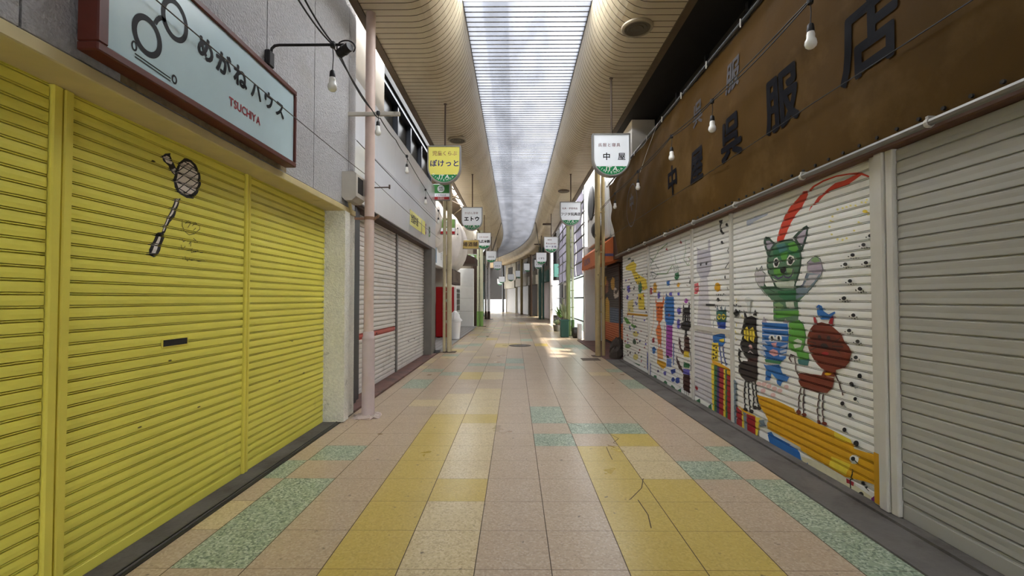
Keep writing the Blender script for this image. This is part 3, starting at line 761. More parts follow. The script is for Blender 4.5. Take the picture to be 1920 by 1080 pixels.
mb.build('display_window', [M['window_dark'], M['vend_white']], door)
mb = MB(); mb.bbox(vx1, vx1 + .012, vy0 + .05, vy1 - .05, .1, .42, .004, 0); mb.box(vx1 + .011, vx1 + .014, vy0 + .2, vy1 - .4, .16, .34, 1)
mb.build('delivery_flap', [M['vend_red'], M['dark_gap']], door)
mb = MB(); mb.bbox(vx1, vx1 + .012, vy0 + .7, vy0 + .95, .55, .9, .004); mb.build('coin_panel', M['steel'], door)
mb = MB(); mb.text('Coca-Cola', .27, ((vx0 + vx1) / 2 + .1, vy0 - .003, 1.15), UZ, -UX, 0, bold=.01, shear=.35); mb.build('lettering', M['letter_white'], t)
# litter bin
bx, by = -1.96 - .12, 15.75
bx = onY(853, 600, by).x
t = thing('litter_bin', (bx, by, .034), 'white litter bin with a plastic bag beside the red vending machine', 'bin')
mb = MB(); mb.lathe((bx, by, 0), [(.13, .034), (.16, .05), (.2, .62), (.21, .64), (.19, .65)], n=18); mb.build('bucket', M['vend_white'], t, True)
rn = random.Random(8); mb = MB(); vs = []
for rr_, h_ in ((.205, .6), (.225, .68), (.2, .78), (.15, .86), (.12, .93), (.05, .99)):
    for k in range(16): a_ = 2 * math.pi * k / 16; q = rr_ * rn.uniform(.8, 1.2); vs.append((bx + q * math.cos(a_), by + q * math.sin(a_), h_ + rn.uniform(-.02, .02)))
mb.add(vs, [(i * 16 + k, i * 16 + (k + 1) % 16, (i + 1) * 16 + (k + 1) % 16, (i + 1) * 16 + k) for i in range(5) for k in range(16)] + [tuple(range(80, 96))])
mb.build('plastic_bag', mat('white_plastic_bag', (216, 214, 210), .35), t, True)
# white folded awning, bulging over the recess
def awning(y0, y1, xw, r, zc, label, seed):
    rn = random.Random(seed); mb = MB(); n = 14; m_ = 18; vs = []
    for j in range(m_ + 1):
        y = y0 + (y1 - y0) * j / m_; q = 1 + .10 * math.sin(j * 1.3 + seed) + rn.uniform(-.03, .03)
        e = .55 if j in (0, m_) else 1.
        for i in range(n + 1):
            a_ = math.pi * (.62 - 1.22 * i / n)
            vs.append((xw + max(0, r * q * math.cos(a_) * e), y, zc + r * 1.5 * q * math.sin(a_) * e))
    w = n + 1
    mb.add(vs, [(j * w + i, j * w + i + 1, (j + 1) * w + i + 1, (j + 1) * w + i) for j in range(m_) for i in range(n)] + [tuple(range(w)), tuple(range(m_ * w, m_ * w + w))])
    return tag(mb.build('awning', M['tarp_white'], None, True), label, 'awning')
awning(12.2, 16.8, -2.75, .5, 3.85, 'beige white folded awning above the blue and white fascia sign', 2)
awning(17.0, 19.3, -2.75, .7, 3.62, 'bulging white folded awning above the dark framed signboard', 5)
wk = MB()
for y in (12.3, 14.4, 16.6, 18.8, 20.5): wk.box(-3.0, -2.7, y, y + .04, 4.76, 4.82); wk.tube([(-2.72, y, 4.8), (-2.05, y, 5.3)], .02, 6)
wk.box(-3.1, -2.3, 12.0, 24.2, 5.3, 5.38)  # slab added to keep sky light out of the recess
for y in (12.2, 13.6, 15.0, 16.4): wk.tube([(-2.9, y, 5.28), (-2.0, y + 1.2, 5.0)], .022, 6); wk.tube([(-2.9, y + 1.2, 5.0), (-2.0, y, 5.28)], .022, 6)
struct(wk, 'beam', M['edge_beam'])
# dark framed signboard
t = thing('shop_sign', (-2.45, 17.6, 1.98), 'dark framed shop signboard below the bulging white awning', 'sign')
mb = MB(); mb.bbox(-2.5, -2.28, 16.5, 18.9, 1.98, 2.52, .01); mb.build('case', M['dark_wood'], t)
mb = MB(); mb.box(-2.282, -2.272, 16.62, 18.78, 2.06, 2.48); mb.build('face_panel', M['iron'], t)
mb = MB(); mb.text('くし', .3, (-2.27, 17.7, 2.27), UY, UZ, 0, bold=.03); mb.build('lettering', M['dark_gap'], t)
# white wall panel and the brown pillar beyond the machine
pw = MB(); pw.bbox(-3.0, -2.1, 22.9, 23.2, .034, 2.05, .01); pw.bbox(-3.0, -2.1, 22.9, 23.2, 2.06, 2.95, .01); pw.box(-2.99, -2.12, 22.93, 23.18, .04, 2.9)
t = pw.build('partition_panel', M['panel_white']); tag(t, 'white panel wall closing the recess beyond the vending machine', 'panel')
mb = MB()
for z in (.8, 1.45): mb.box(-2.99, -2.11, 22.895, 22.902, z, z + .008)
mb.build('panel_joint', M['steel'], t)
mb = MB(); mb.bbox(-2.22, -2.0, 23.9, 24.2, 0, 4.4, .01); tag(mb.build('column', M['dark_wood']), kind='structure')
mb = MB(); mb.prism([(0, 0), (.9, 0), (.9, .28), (0, .6)], (-2.7, 20.3, 3.0), UX, UZ, UY * 1.5); tag(mb.build('shop_canopy', M['dark_wood']), 'dark brown canopy above the white panel wall', 'canopy')

# ================================================================ ARCADE POLES
def arcade_pole(lat, s, label, m, r=.062, m2=None, hbase=0., mbase=None, side=1, plate=True, top=None, second=True):
    p = bend(lat, s, 0); top = top or ZS - .004
    t = thing('arcade_pole', p, label, 'pole')
    mb = MB(); mb.lathe(p, [(r, hbase), (r, top)], n=18); mb.build('shaft', m, t, True)
    if second:
        mb = MB(); q = p + UX * side * r * 1.95; mb.lathe(q, [(r * .62, hbase), (r * .62, top)], n=14); mb.build('drain_pipe', m2 or m, t, True)
        for z in (1.1, 1.75, 2.6, 3.6):
            mb = MB(); mb.lathe(p + UZ * z, [(r + .004, -.014), (r + .004, .014)], n=18); mb.lathe(q + UZ * z, [(r * .62 + .004, -.014), (r * .62 + .004, .014)], n=14)
            mb.box(min(p.x, q.x), max(p.x, q.x), p.y - r * .5, p.y + r * .5, z - .012, z + .012); mb.build('strap', m, t)
    if mbase:
        mb = MB(); mb.lathe(p, [(r * 1.1, .0), (r * 1.1, hbase)], n=18)
        if second: mb.lathe(p + UX * side * r * 1.95, [(r * .75, 0), (r * .75, hbase)], n=14)
        mb.build('painted_base', mbase, t, True)
    if plate:
        mb = MB(); mb.bbox(p.x - r * 2.2, p.x + r * 2.8, p.y - r * 2.2, p.y + r * 2.2, 0, .014, .004); mb.build('base_plate', M['iron'], t)
    return t
p = onZ(842, 660, 0); arcade_pole(p.x, p.y, 'cream double pole in front of the red vending machine', M['cream_pole'], .068, side=-1)
p = onZ(900, 612, 0); arcade_pole(-1.75, p.y, 'pale green pole with a grass green foot beside the white panel wall', M['green_pole'], .09, hbase=.78, mbase=M['green_base'], side=-1)
arcade_pole(-1.74, 31.8, 'whitish pole with a dark foot, first beyond the green-footed pole', M['white_pole'], .1, hbase=.55, mbase=M['dark_wood'], side=-1)
arcade_pole(-1.75, 37.2, 'teal pole behind the whitish pole with a dark foot', M['teal_pole'], .1, side=-1)
p = onZ(1121.5, 668, 0); arcade_pole(p.x, p.y, 'worn tan double pole beside the orange awning', M['tan_pole'], .07, side=1)
p = onZ(1066, 630, 0); arcade_pole(p.x, p.y, 'olive green pole beside the green planter box', M['olive_pole'], .085, m2=M['green_pole'], hbase=.62, mbase=M['dkgreen_base'], side=1)
p = onZ(1034, 607, 0); arcade_pole(p.x, p.y, 'white pole carrying the white notice board', M['white_pole'], .1, second=False)
arcade_pole(1.83, 31.6, 'dark teal pole between the white pole and the brown pole', M['teal_pole'], .11, side=1)
arcade_pole(1.85, 36.6, 'brown pole with a single shaft before the tan facade', M['rust_rod'], .11, second=False)
arcade_pole(1.85, 40.8, 'far tan pole against the tan facade', M['tan_pole'], .12, second=False)
arcade_pole(1.9, 48.2, 'thin far pole in front of the bright street end', M['dark_steel'], .1, second=False)

# ================================================================ HANGING SHOP SIGNS
def shield(w, h, n=18, inset=0.):
    r = w / 2 - inset; cz = w / 2 * .98; pts = []
    for k in range(n + 1):
        a_ = math.pi + math.pi * k / n; pts.append((r * math.cos(a_), cz + (w / 2 * .98 - inset) * math.sin(a_)))
    return pts + [(r, h - inset), (-r, h - inset)]
def arc_text(mb, body, size, org, rad, cz, mi, a0, a1):
    n = len(body)
    for i, ch in enumerate(body):
        a_ = a0 + (a1 - a0) * i / (n - 1)
        c = org + UX * rad * math.cos(a_) + UZ * (cz + rad * math.sin(a_))
        tU = UX * -math.sin(a_) + UZ * math.cos(a_); tV = -(UX * math.cos(a_) + UZ * math.sin(a_))
        mb.text(ch, size, c, tU, tV, mi, bold=0., sx=1.25)
def hanging_sign(px, py_top, s, w, h, label, lines, face='sign_white', lat=None, ang=0., green=True, arc=True):
    """lines: (text, size as a share of w, height as a share of h, material, bold, x offset, spacing)"""
    c = onY(px, py_top, s) if lat is None else bend(lat, s, py_top)
    z0 = c.z - h; th = .13
    loc = Vector((c.x, s, z0)); t = thing('hanging_sign', loc, label, 'hanging sign', 'shield shaped signs hanging over the arcade')
    o = loc
    mb = MB(); A = shield(w, h); B = shield(w, h, inset=.022); n = len(A); y0, y1 = -th / 2, th / 2
    ringv = [[o + UX * p[0] + UZ * p[1] + UY * y for p in P] for P, y in ((A, y0), (A, y1), (B, y1), (B, y0))]
    vs = [v for g in ringv for v in g]
    mb.add(vs, [(a_ * n + i, a_ * n + (i + 1) % n, ((a_ + 1) % 4) * n + (i + 1) % n, ((a_ + 1) % 4) * n + i) for a_ in range(4) for i in range(n)])
    mb.build('casing', M['sign_case'], t)
    mb = MB(); mb.prism(shield(w, h, inset=.02), o + UY * (-th / 2 + .012), UX, UZ, UY * (th - .024)); mb.build('face_panel', M[face], t)
    yF = o.y - th / 2 + .0105
    O = Vector((o.x, yF, o.z))
    if green:
        gz = h * .24; poly = [q for q in shield(w, h, inset=.026, n=36) if q[1] <= gz]; r = w / 2 - .026; cz = w / 2 * .98
        mb = MB(); mb.add([O + UX * q[0] + UZ * q[1] for q in poly], [tuple(range(len(poly)))]); mb.build('green_band', M['sign_green'], t)
        O2 = O - UY * .0012; mb = MB()
        mb.text('ITA', w * .165, O2 + UZ * h * .178, UX, UZ, 0, bold=.012, shear=.12, sx=1.15)
        if arc: arc_text(mb, 'GINTENGAI', w * .085, O2, w / 2 - .068, cz, 0, math.radians(215), math.radians(325))
        mb.build('band_lettering', M['letter_white'], t)
    if lines:
        mats = []; mb = MB(); O2 = O - UY * .0012
        for (body, sz, hz, mm, bold, dx, spc) in lines:
            if M[mm] not in mats: mats.append(M[mm])
            mb.text(body, sz * w, O2 + UZ * h * hz + UX * w * dx, UX, UZ, mats.index(M[mm]), bold=bold, spacing=spc)
        mb.build('lettering', mats, t)
    mb = MB(); top = Vector((o.x + w * .02, s, o.z + h)); mb.tube([top, Vector((top.x, s, ZS - .002))], .016, 8)
    mb.lathe((top.x, s, ZS - .012), [(.03, 0), (.03, .012)], n=10); mb.build('rod', M['rust_rod'], t, True)
    t.rotation_euler.z = ang
    return t
hanging_sign(833.5, 275, 8.2, .60, .685, 'yellow shield sign hanging on the left, nearest of its row', [('児童くらぶ', .15, .795, 'letter_purple', 0., .02, 1.), ('ぽけっと', .215, .53, 'letter_navy', .024, .02, 1.05)], 'sign_yellow')
hanging_sign(1145, 252.5, 7.25, .60, .685, 'white shield sign with brush characters hanging before the ochre banner', [('呉服と寝具', .105, .73, 'letter_maroon', 0., -.06, 1.15), ('中', .21, .46, 'black_letter', .02, -.13, 1.), ('屋', .21, .46, 'black_letter', .012, .27, 1.)])
hanging_sign(885, 389, 12.9, .60, .66, 'white shield sign with three bold katakana before the small wooden sign', [('かばん洋傘', .13, .74, 'letter_maroon', 0., -.02, 1.), ('エトウ', .23, .49, 'black_letter', .05, .0, 1.1)])
hanging_sign(1069.5, 379, 12.9, .60, .68, 'white shield sign hanging in front of the lilac sheeted scaffold', [('玩具・学習用品', .1, .72, 'letter_maroon', .01, -.04, 1.05), ('フジタ玩具店', .16, .48, 'black_letter', .02, 0, .98)])
hanging_sign(907.5, 436.5, 19.3, .60, .71, 'white shield sign over the green-footed pole', [('EYE ROOM', .12, .73, 'letter_maroon', .01, 0., 1.), ('丸広米穀', .22, .47, 'black_letter', .04, 0, 1.)], arc=False)
hanging_sign(1033, 444, 19.0, .60, .68, 'white shield sign above the white pole', [('美容室', .1, .8, 'letter_maroon', .01, -.1, 1.), ('Riccoron', .17, .58, 'letter_maroon', .015, 0., 1.1), ('中一本館', .15, .38, 'letter_navy', .02, 0, 1.3)], arc=False)
FAR = [(921, 470.5, 26.0, 'left', .68, 'pale shield sign, third of the left row counted from the yellow one'), (933, 490, 31.5, 'left', .64, 'pale shield sign, farthest one still in the straight left row'),
       (1015, 473.5, 25.6, 'right', .68, 'pale shield sign behind the sign above the white pole'), (1010, 487, 31.2, 'right', .66, 'pale shield sign overlapping the dark teal pole')]
for px, py, s, sd, h_, lb in FAR:
    hanging_sign(px, py, s, .60, h_, lb, [('ふとん' if sd == 'left' else 'くすり', .2, .5, 'black_letter', .03, 0, 1.)], arc=False)
for (lat, s, z, lb) in ((1.7, 37.3, 4.33, 'small far shield sign left of the dark teal pole'), (1.7, 41.2, 3.98, 'far shield sign before the tan facade, right one of two'), (1.8, 44.9, 3.86, 'far shield sign before the tan facade, left one of two'),
                        (1.6, 47.6, 3.75, 'tiny shield sign in front of the bright street end, right one'), (1.9, 49.3, 3.6, 'tiny shield sign in front of the bright street end, left one')):
    hanging_sign(0, z, s, .66, .72, lb, None, lat=lat, ang=0, arc=False)

# ---- small projecting signs on the left
def box_sign(px0, py0, px1, py1, s, label, kind):
    a_, b_ = onY(px0, py0, s), onY(px1, py1, s); t = thing('projecting_sign', ((a_.x + b_.x) / 2, s, b_.z), label, 'sign')
    w, h = b_.x - a_.x, a_.z - b_.z; cx = (a_.x + b_.x) / 2; yF = s - .062
    mb = MB(); mb.bbox(a_.x, b_.x, s - .06, s + .06, b_.z, a_.z, .012); mb.build('casing', M['sign_case'], t)
    if kind == 'wood':
        mb = MB(); mb.box(a_.x + .015, b_.x - .015, s - .0615, s - .058, b_.z + .015, a_.z - .015); mb.build('face_panel', mat('ochre_sign_face', (190, 164, 92), .5), t)
        mb = MB(); mb.text('馬場酒舗', w * .215, (cx, yF - .001, (a_.z + b_.z) / 2), UX, UZ, 0, bold=.025, spacing=1.05); mb.build('lettering', M['dark_wood'], t)
    else:
        mb = MB(); mb.box(a_.x + .012, b_.x - .012, s - .0615, s - .058, b_.z + .012, a_.z - .012); mb.build('face_panel', M['sign_white'], t)
        mb = MB(); mb.box(a_.x + .014, b_.x - .014, s - .0625, s - .0612, b_.z + h * .42, a_.z - .014, 0); mb.box(a_.x + .014, b_.x - .014, s - .0625, s - .0612, b_.z + .014, b_.z + h * .2, 1)
        mb.build('colour_fields', [M['green_base'] if kind == 'dim' else mat('leaf_green_field', (52, 128, 52), .4), M['vend_red']], t)
        mb = MB(); n = 24; R = h * .22; zc = b_.z + h * .7
        mb.add([(cx + R * math.cos(2 * math.pi * k / n), s - .0632, zc + R * math.sin(2 * math.pi * k / n)) for k in range(n)], [tuple(range(n))], 0)
        if kind == 'ss':
            for dx in (-.055, .0, .055): mb.text('S', h * .36, (cx + dx * .62, s - .0642, zc), UX, UZ, 1, bold=.0, sx=.7)
            mb.text('イタ商店会', h * .13, (cx, s - .0642, b_.z + h * .3), UX, UZ, 1); mb.text('加盟店', h * .14, (cx, s - .0642, b_.z + h * .115), UX, UZ, 0)
        mb.build('emblem', [M['letter_white'], M['letter_purple'] if False else M['black_letter']], t)
    for z in (a_.z - h * .25, b_.z + h * .25): mb = MB(); mb.tube([(a_.x, s, z), (a_.x - .25, s, z)], .014, 6); mb.build('bracket', M['steel'], t)
    return t
box_sign(811, 346, 844, 376, 11.85, 'green and red emblem sign hidden partly by the yellow shield sign', 'ss')
box_sign(826, 411, 854, 440, 14.2, 'green and red sign half hidden behind the cream double pole', 'dim')
box_sign(857, 450, 898, 467, 17.6, 'small ochre wooden sign with dark characters below the katakana shield sign', 'wood')
box_sign(877, 477, 894, 497, 22.0, 'small pale square sign above the white panel wall', 'dim')

# ================================================================ RIGHT SIDE
wr = MB()
wr.box(2.56, 6, -1, 10.62, 0, 2.5, 0); wr.box(3.05, 6, -1, 10.62, 2.5, 5.9, 1)
wr.box(2.2, 3.2, -1, 10.7, 5.28, 5.42, 1); wr.box(2.42, 3.1, -1, 10.6, 4.2, 4.24, 1)  # eave slab added to shut out the sky and keep the upper wall dark
struct(wr, 'wall_right', [M['dark_wood'], M['dark_wall']])
wf = MB()
for y in (3.2, 4.5, 5.8, 7.1, 8.4): wf.bbox(3.0, 3.06, y, y + .07, 4.24, 5.28, .005)
wf.bbox(3.0, 3.06, 3.2, 8.47, 4.3, 4.36, .005); wf.bbox(3.0, 3.06, 3.2, 8.47, 5.1, 5.16, .005)
struct(wf, 'window_3_frame', M['window_frame'])
wd = MB(); wd.box(3.03, 3.045, 3.2, 8.45, 4.24, 5.2); struct(wd, 'window_3', M['window_dark'])
wx = MB(); wx.bbox(2.5, 3.0, 9.7, 10.55, 4.24, 5.28, .01); struct(wx, 'wall_right_2', M['beige_wall'])
sb = MB(); sb.box(2.12, 2.6, -4, 10.75, -.02, .012, 0); sb.box(2.4, 2.6, -4, 10.62, .012, .03, 0)
struct(sb, 'trim_6', M['concrete'])
hb = MB(); hb.bbox(2.42, 2.56, -1, 10.6, 2.41, 2.5, .01); struct(hb, 'beam', M['rust_beam'])

GR = 'cat mural shutters'
MY = [(8.5, 10.55), (6.42, 8.44), (5.26, 6.36), (3.17, 5.2)]
ML = ['white shutter painted with a yellow giraffe, farthest of the mural row', 'white mural shutter with the orange cat and the blue and magenta cat', 'white mural shutter with a pale grey ghost cat and a mail slot', 'wide white mural shutter with the big green cat and the red feather']
paints = []
for (y0, y1), lb in zip(MY, ML):
    t, Lr = rolling_shutter(XR, -1, y0, y1, .03, 2.42, .0622, 'bead', M['white_shutter'], lb, GR)
    paints.append((Paint(XR, -1, y0, y1, Lr), t))
def post_r(y0, y1, label, m=M['white_post'], x0=2.465, z1=2.42):
    mb = MB(); mb.bbox(x0, 2.54, y0, y1, .03, z1, .006); return tag(mb.build('shutter_post', m), label, 'post')
post_r(8.44, 8.5, 'white guide post between the giraffe shutter and the orange cat shutter')
post_r(6.36, 6.42, 'white guide post between the orange cat shutter and the ghost cat shutter')
post_r(5.2, 5.26, 'white guide post between the ghost cat shutter and the green cat shutter')
t = thing('shutter_post', (2.49, 3.14, .03), 'white end post with yellow paint at its foot beside the big green cat shutter', 'post')
mb = MB(); mb.bbox(2.462, 2.54, 3.115, 3.17, .03, 2.42, .006); mb.build('rail', M['white_post'], t)
mb = MB(); z0 = onX(1651, 958, 2.46).z; z1 = onX(1651, 853, 2.46).z; mb.box(2.4605, 2.463, 3.117, 3.168, .04, z1); mb.build('yellow_paint', mat('ochre_paint', (206, 152, 14), .55, var=.08), t)
mb = MB(); mb.bbox(2.44, 2.54, 3.03, 3.105, .03, 2.46, .008, 0); mb.bbox(2.455, 2.54, 2.965, 3.025, .03, 2.44, .006, 0)
tag(mb.build('shutter_post', M['white_post']), 'double ivory post between the cat mural and the plain ivory shutter', 'post')
t, Lr = rolling_shutter(2.48, -1, -.98, 2.96, .03, 2.46, .084, 'wide', M['plain_shutter'], 'plain ivory rolling shutter cut off by the frame edge beside the cat mural', foot=.1)

# ---- the mural, drawn on the slats in wall coordinates
def pm(rgb, name): return mat('mural_' + name, rgb, .6, var=.07, vscale=20)
RED = pm((206, 62, 34), 'red'); DGR = pm((44, 70, 52), 'dark_green'); MGR = pm((84, 120, 90), 'grey_green'); BGR = pm((92, 158, 62), 'bright_green'); EGR = pm((48, 110, 70), 'emerald'); TEAL = pm((66, 118, 118), 'teal')
PALE = pm((196, 204, 186), 'pale_green'); WHT = pm((232, 230, 224), 'white'); BLK = pm((22, 20, 20), 'black'); PUR = pm((70, 44, 96), 'purple'); LIL = pm((176, 164, 178), 'lilac'); LGR = pm((196, 190, 192), 'pale_lilac')
BLU = pm((40, 106, 178), 'blue'); DBL = pm((30, 62, 150), 'dark_blue'); PINK = pm((222, 160, 160), 'pink'); LPNK = pm((222, 186, 182), 'pale_pink'); BRN = pm((116, 46, 24), 'red_brown'); DBR = pm((66, 30, 24), 'dark_brown'); BBL = pm((44, 34, 32), 'brown_black')
OCH = pm((216, 160, 14), 'ochre'); YEL = pm((232, 206, 60), 'yellow'); PYEL = pm((226, 212, 130), 'pale_yellow'); ORG_ = pm((222, 116, 52), 'orange'); PORG = pm((228, 172, 110), 'pale_orange'); MAG = pm((168, 74, 172), 'magenta'); VIO = pm((96, 88, 186), 'violet'); OLG = pm((128, 160, 108), 'soft_green'); GBL = pm((120, 136, 146), 'grey_blue'); CRM = pm((214, 208, 176), 'cream'); CRIM = pm((160, 30, 40), 'crimson'); FBLU = pm((184, 192, 210), 'faint_blue')
class Frame:
    """sketch coordinates -> metres on the shutter plane"""
    def __init__(s, x0, y0, k): s.x0, s.y0, s.k = x0, y0, k
    def pt(s, p): q = onX(s.x0 + p[0] / s.k, s.y0 + p[1] / s.k, XR); return (q.y, q.z)
    def P(s, pts, m):
        yz = [s.pt(p) for p in pts]
        for pa, _ in paints: pa.poly(yz, m)
    def S(s, pts, w, m):
        yz = [s.pt(p) for p in pts]; a_, b_ = s.pt((0, 0)), s.pt((w, 0)); q = onX(s.x0 + pts[0][0] / s.k, s.y0 + pts[0][1] / s.k, XR)
        wm = w / s.k * q.y / F * 1.15
        for pa, _ in paints: pa.stroke(yz, wm, m)
    def D(s, c, r, m, ry=None):
        ry = ry or r; s.P([(c[0] + r * math.cos(2 * math.pi * k / 12), c[1] + ry * math.sin(2 * math.pi * k / 12)) for k in range(12)], m)
A_ = Frame(1400, 300, 4.1538); B2 = Frame(1370, 540, 3.7241); C2 = Frame(1400, 700, 3.857); D2 = Frame(1290, 400, 4.909); E2 = Frame(1290, 600, 4.909); F2 = Frame(1210, 420, 6.0); G2 = Frame(1210, 580, 6.0); H2 = Frame(1110, 460, 4.154)
# feather and ribbons
A_.P([(470, 240), (440, 245), (400, 300), (350, 350), (300, 430), (260, 530), (240, 600), (235, 640), (285, 630), (310, 570), (340, 500), (380, 430), (430, 370), (460, 310), (480, 270)], RED)
A_.P([(480, 240), (520, 200), (600, 155), (700, 120), (800, 103), (860, 97), (900, 100), (960, 125), (975, 140), (970, 148), (930, 128), (880, 112), (800, 115), (700, 132), (600, 170), (530, 210), (490, 248)], RED)
A_.P([(850, 100), (890, 97), (895, 118), (850, 150), (790, 190), (720, 215), (640, 245), (600, 280), (560, 325), (520, 350), (485, 400), (500, 360), (530, 330), (560, 285), (600, 255), (640, 220), (690, 180), (760, 160), (820, 130)], RED)
A_.P([(968, 0), (992, 0), (998, 130), (1000, 210), (990, 200), (983, 100)], RED)
A_.P([(70, 440), (170, 410), (160, 430), (60, 480), (0, 520), (0, 470)], FBLU)
# big green cat
B2.P([(225, -10), (560, -20), (520, 50), (470, 100), (475, 190), (470, 245), (300, 228), (298, 100), (260, 50)], MGR)
A_.P([(85, 960), (135, 955), (165, 1000), (228, 1030), (235, 1080), (170, 1065), (125, 1010)], MGR)
A_.P([(470, 880), (582, 885), (540, 950), (500, 1010), (440, 1060), (385, 1085), (380, 1000), (430, 985)], GBL)
A_.P([(490, 895), (565, 890), (525, 950), (470, 1000), (440, 990)], LGR)
A_.P([(135, 610), (150, 596), (180, 605), (222, 650), (200, 690), (190, 745), (165, 755), (148, 700), (133, 650)], DGR)
A_.P([(152, 630), (180, 628), (207, 658), (185, 690), (170, 715), (155, 670)], LIL)
A_.P([(358, 605), (400, 560), (440, 525), (470, 508), (483, 530), (472, 600), (440, 700), (418, 720), (395, 650), (375, 625)], DGR)
A_.P([(385, 605), (430, 560), (460, 530), (466, 545), (453, 610), (428, 675), (405, 640)], LIL)
A_.P([(192, 680), (230, 643), (290, 622), (350, 617), (392, 638), (420, 690), (430, 760), (425, 830), (408, 900), (384, 970), (384, 1015), (300, 1025), (226, 1005), (196, 930), (166, 880), (156, 820), (162, 750)], DGR)
A_.P([(200, 690), (235, 652), (290, 634), (348, 629), (384, 648), (408, 695), (418, 760), (412, 830), (396, 895), (372, 965), (372, 1008), (300, 1015), (236, 998), (206, 925), (176, 876), (168, 820), (172, 765)], MGR)
A_.P([(205, 700), (300, 642), (380, 646), (408, 700), (414, 780), (370, 740), (330, 742), (300, 802), (250, 770), (212, 770)], EGR)
A_.P([(322, 652), (372, 634), (405, 690), (380, 722), (332, 700)], BGR); A_.P([(230, 662), (300, 646), (318, 700), (258, 722)], TEAL)
A_.P([(208, 840), (272, 850), (300, 888), (252, 910), (214, 890)], BGR); A_.P([(310, 840), (372, 848), (362, 908), (318, 890)], OLG)
A_.P([(202, 918), (240, 938), (300, 945), (368, 930), (376, 960), (364, 1000), (242, 996)], PALE); A_.P([(260, 730), (320, 715), (310, 790), (280, 790)], BGR)
A_.P([(205, 800), (220, 765), (240, 758), (258, 800), (240, 837), (214, 837)], WHT); A_.D((232, 800), 17, BLK, 29); A_.D((238, 788), 4, WHT, 6)
A_.P([(308, 780), (335, 738), (367, 750), (378, 785), (346, 822), (318, 817)], WHT); A_.D((343, 783), 20, BLK, 31); A_.D((350, 770), 5, WHT, 7)
A_.P([(260, 850), (285, 828), (306, 840), (310, 860), (285, 892), (266, 875)], BLK)
A_.S([(218, 903), (245, 925), (278, 912), (290, 890), (302, 912), (330, 918), (356, 892), (366, 850)], 9, PUR)
A_.P([(65, 890), (80, 840), (92, 868), (120, 825), (127, 868), (147, 880), (140, 930), (135, 985), (100, 980), (74, 940)], LGR)
A_.S([(65, 890), (80, 838), (92, 868), (121, 825), (127, 868), (147, 885), (138, 960), (160, 1000), (220, 1028)], 5, DGR); A_.S([(65, 890), (74, 945), (110, 1000), (160, 1060)], 5, DGR)
A_.P([(475, 800), (508, 768), (540, 748), (577, 775), (597, 850), (582, 892), (530, 884), (480, 872)], LIL); A_.P([(503, 785), (530, 745), (557, 758), (577, 790), (530, 800)], OLG)
A_.S([(475, 870), (474, 800), (508, 768), (535, 745), (577, 772), (597, 850), (580, 900), (530, 970), (470, 1040)], 5, DGR); A_.S([(470, 880), (440, 970), (390, 1000)], 5, PUR); A_.S([(540, 800), (545, 850), (520, 870)], 5, LIL)
B2.P([(305, 112), (340, 100), (372, 120), (352, 150), (312, 150)], OLG); B2.P([(300, 160), (480, 158), (476, 190), (330, 212), (303, 195)], BGR); B2.P([(330, 20), (460, 15), (455, 90), (380, 85), (340, 60)], EGR); B2.P([(385, 95), (440, 90), (450, 140), (395, 145)], PALE)
B2.P([(410, 240), (480, 224), (512, 260), (527, 330), (517, 400), (502, 440), (547, 455), (552, 500), (542, 540), (480, 532), (463, 450), (408, 430)], BGR); B2.P([(470, 500), (552, 498), (542, 542), (478, 535)], TEAL)
B2.P([(440, 370), (470, 353), (502, 370), (492, 412), (450, 422), (440, 395), (475, 385)], PALE); B2.S([(480, 224), (512, 260), (527, 330), (517, 400), (502, 440)], 6, EGR)
# little blue cat
B2.P([(218, 242), (235, 198), (258, 244)], LIL); B2.P([(368, 242), (385, 213), (407, 246)], LIL)
B2.P([(222, 240), (400, 250), (407, 340), (397, 430), (387, 492), (342, 524), (258, 512), (233, 470), (223, 380)], BLU)
for y in (290, 330, 372): B2.S([(224, y - 6), (300, y), (400, y + 6)], 7, FBLU)
for pts in ([(195, 375), (240, 372), (262, 395), (238, 402)], [(200, 400), (242, 410), (258, 432), (225, 430)], [(205, 440), (240, 445), (250, 470), (218, 465)], [(345, 410), (400, 392), (395, 408), (352, 428)], [(345, 440), (398, 425), (392, 445), (350, 455)], [(340, 465), (395, 452), (388, 475), (345, 480)]): B2.P(pts, FBLU)
for x in (290, 338): B2.D((x, 351), 24, WHT, 23); B2.D((x + 1, 352), 9, BLK, 18)
B2.P([(285, 385), (327, 380), (316, 415), (299, 415)], PINK); B2.P([(268, 440), (300, 425), (332, 440), (332, 470), (305, 477), (273, 457)], PINK); B2.P([(240, 495), (357, 512), (350, 532), (248, 518)], EGR)
B2.P([(232, 530), (250, 540), (342, 535), (367, 600), (412, 620), (396, 655), (366, 650), (351, 686), (329, 670), (319, 630), (289, 595), (276, 645), (246, 645), (248, 560)], BLU)
for c in ((200, 670), (235, 672), (270, 686), (310, 702), (347, 717), (392, 690), (230, 717), (300, 747)): B2.D(c, 18, LPNK, 15)
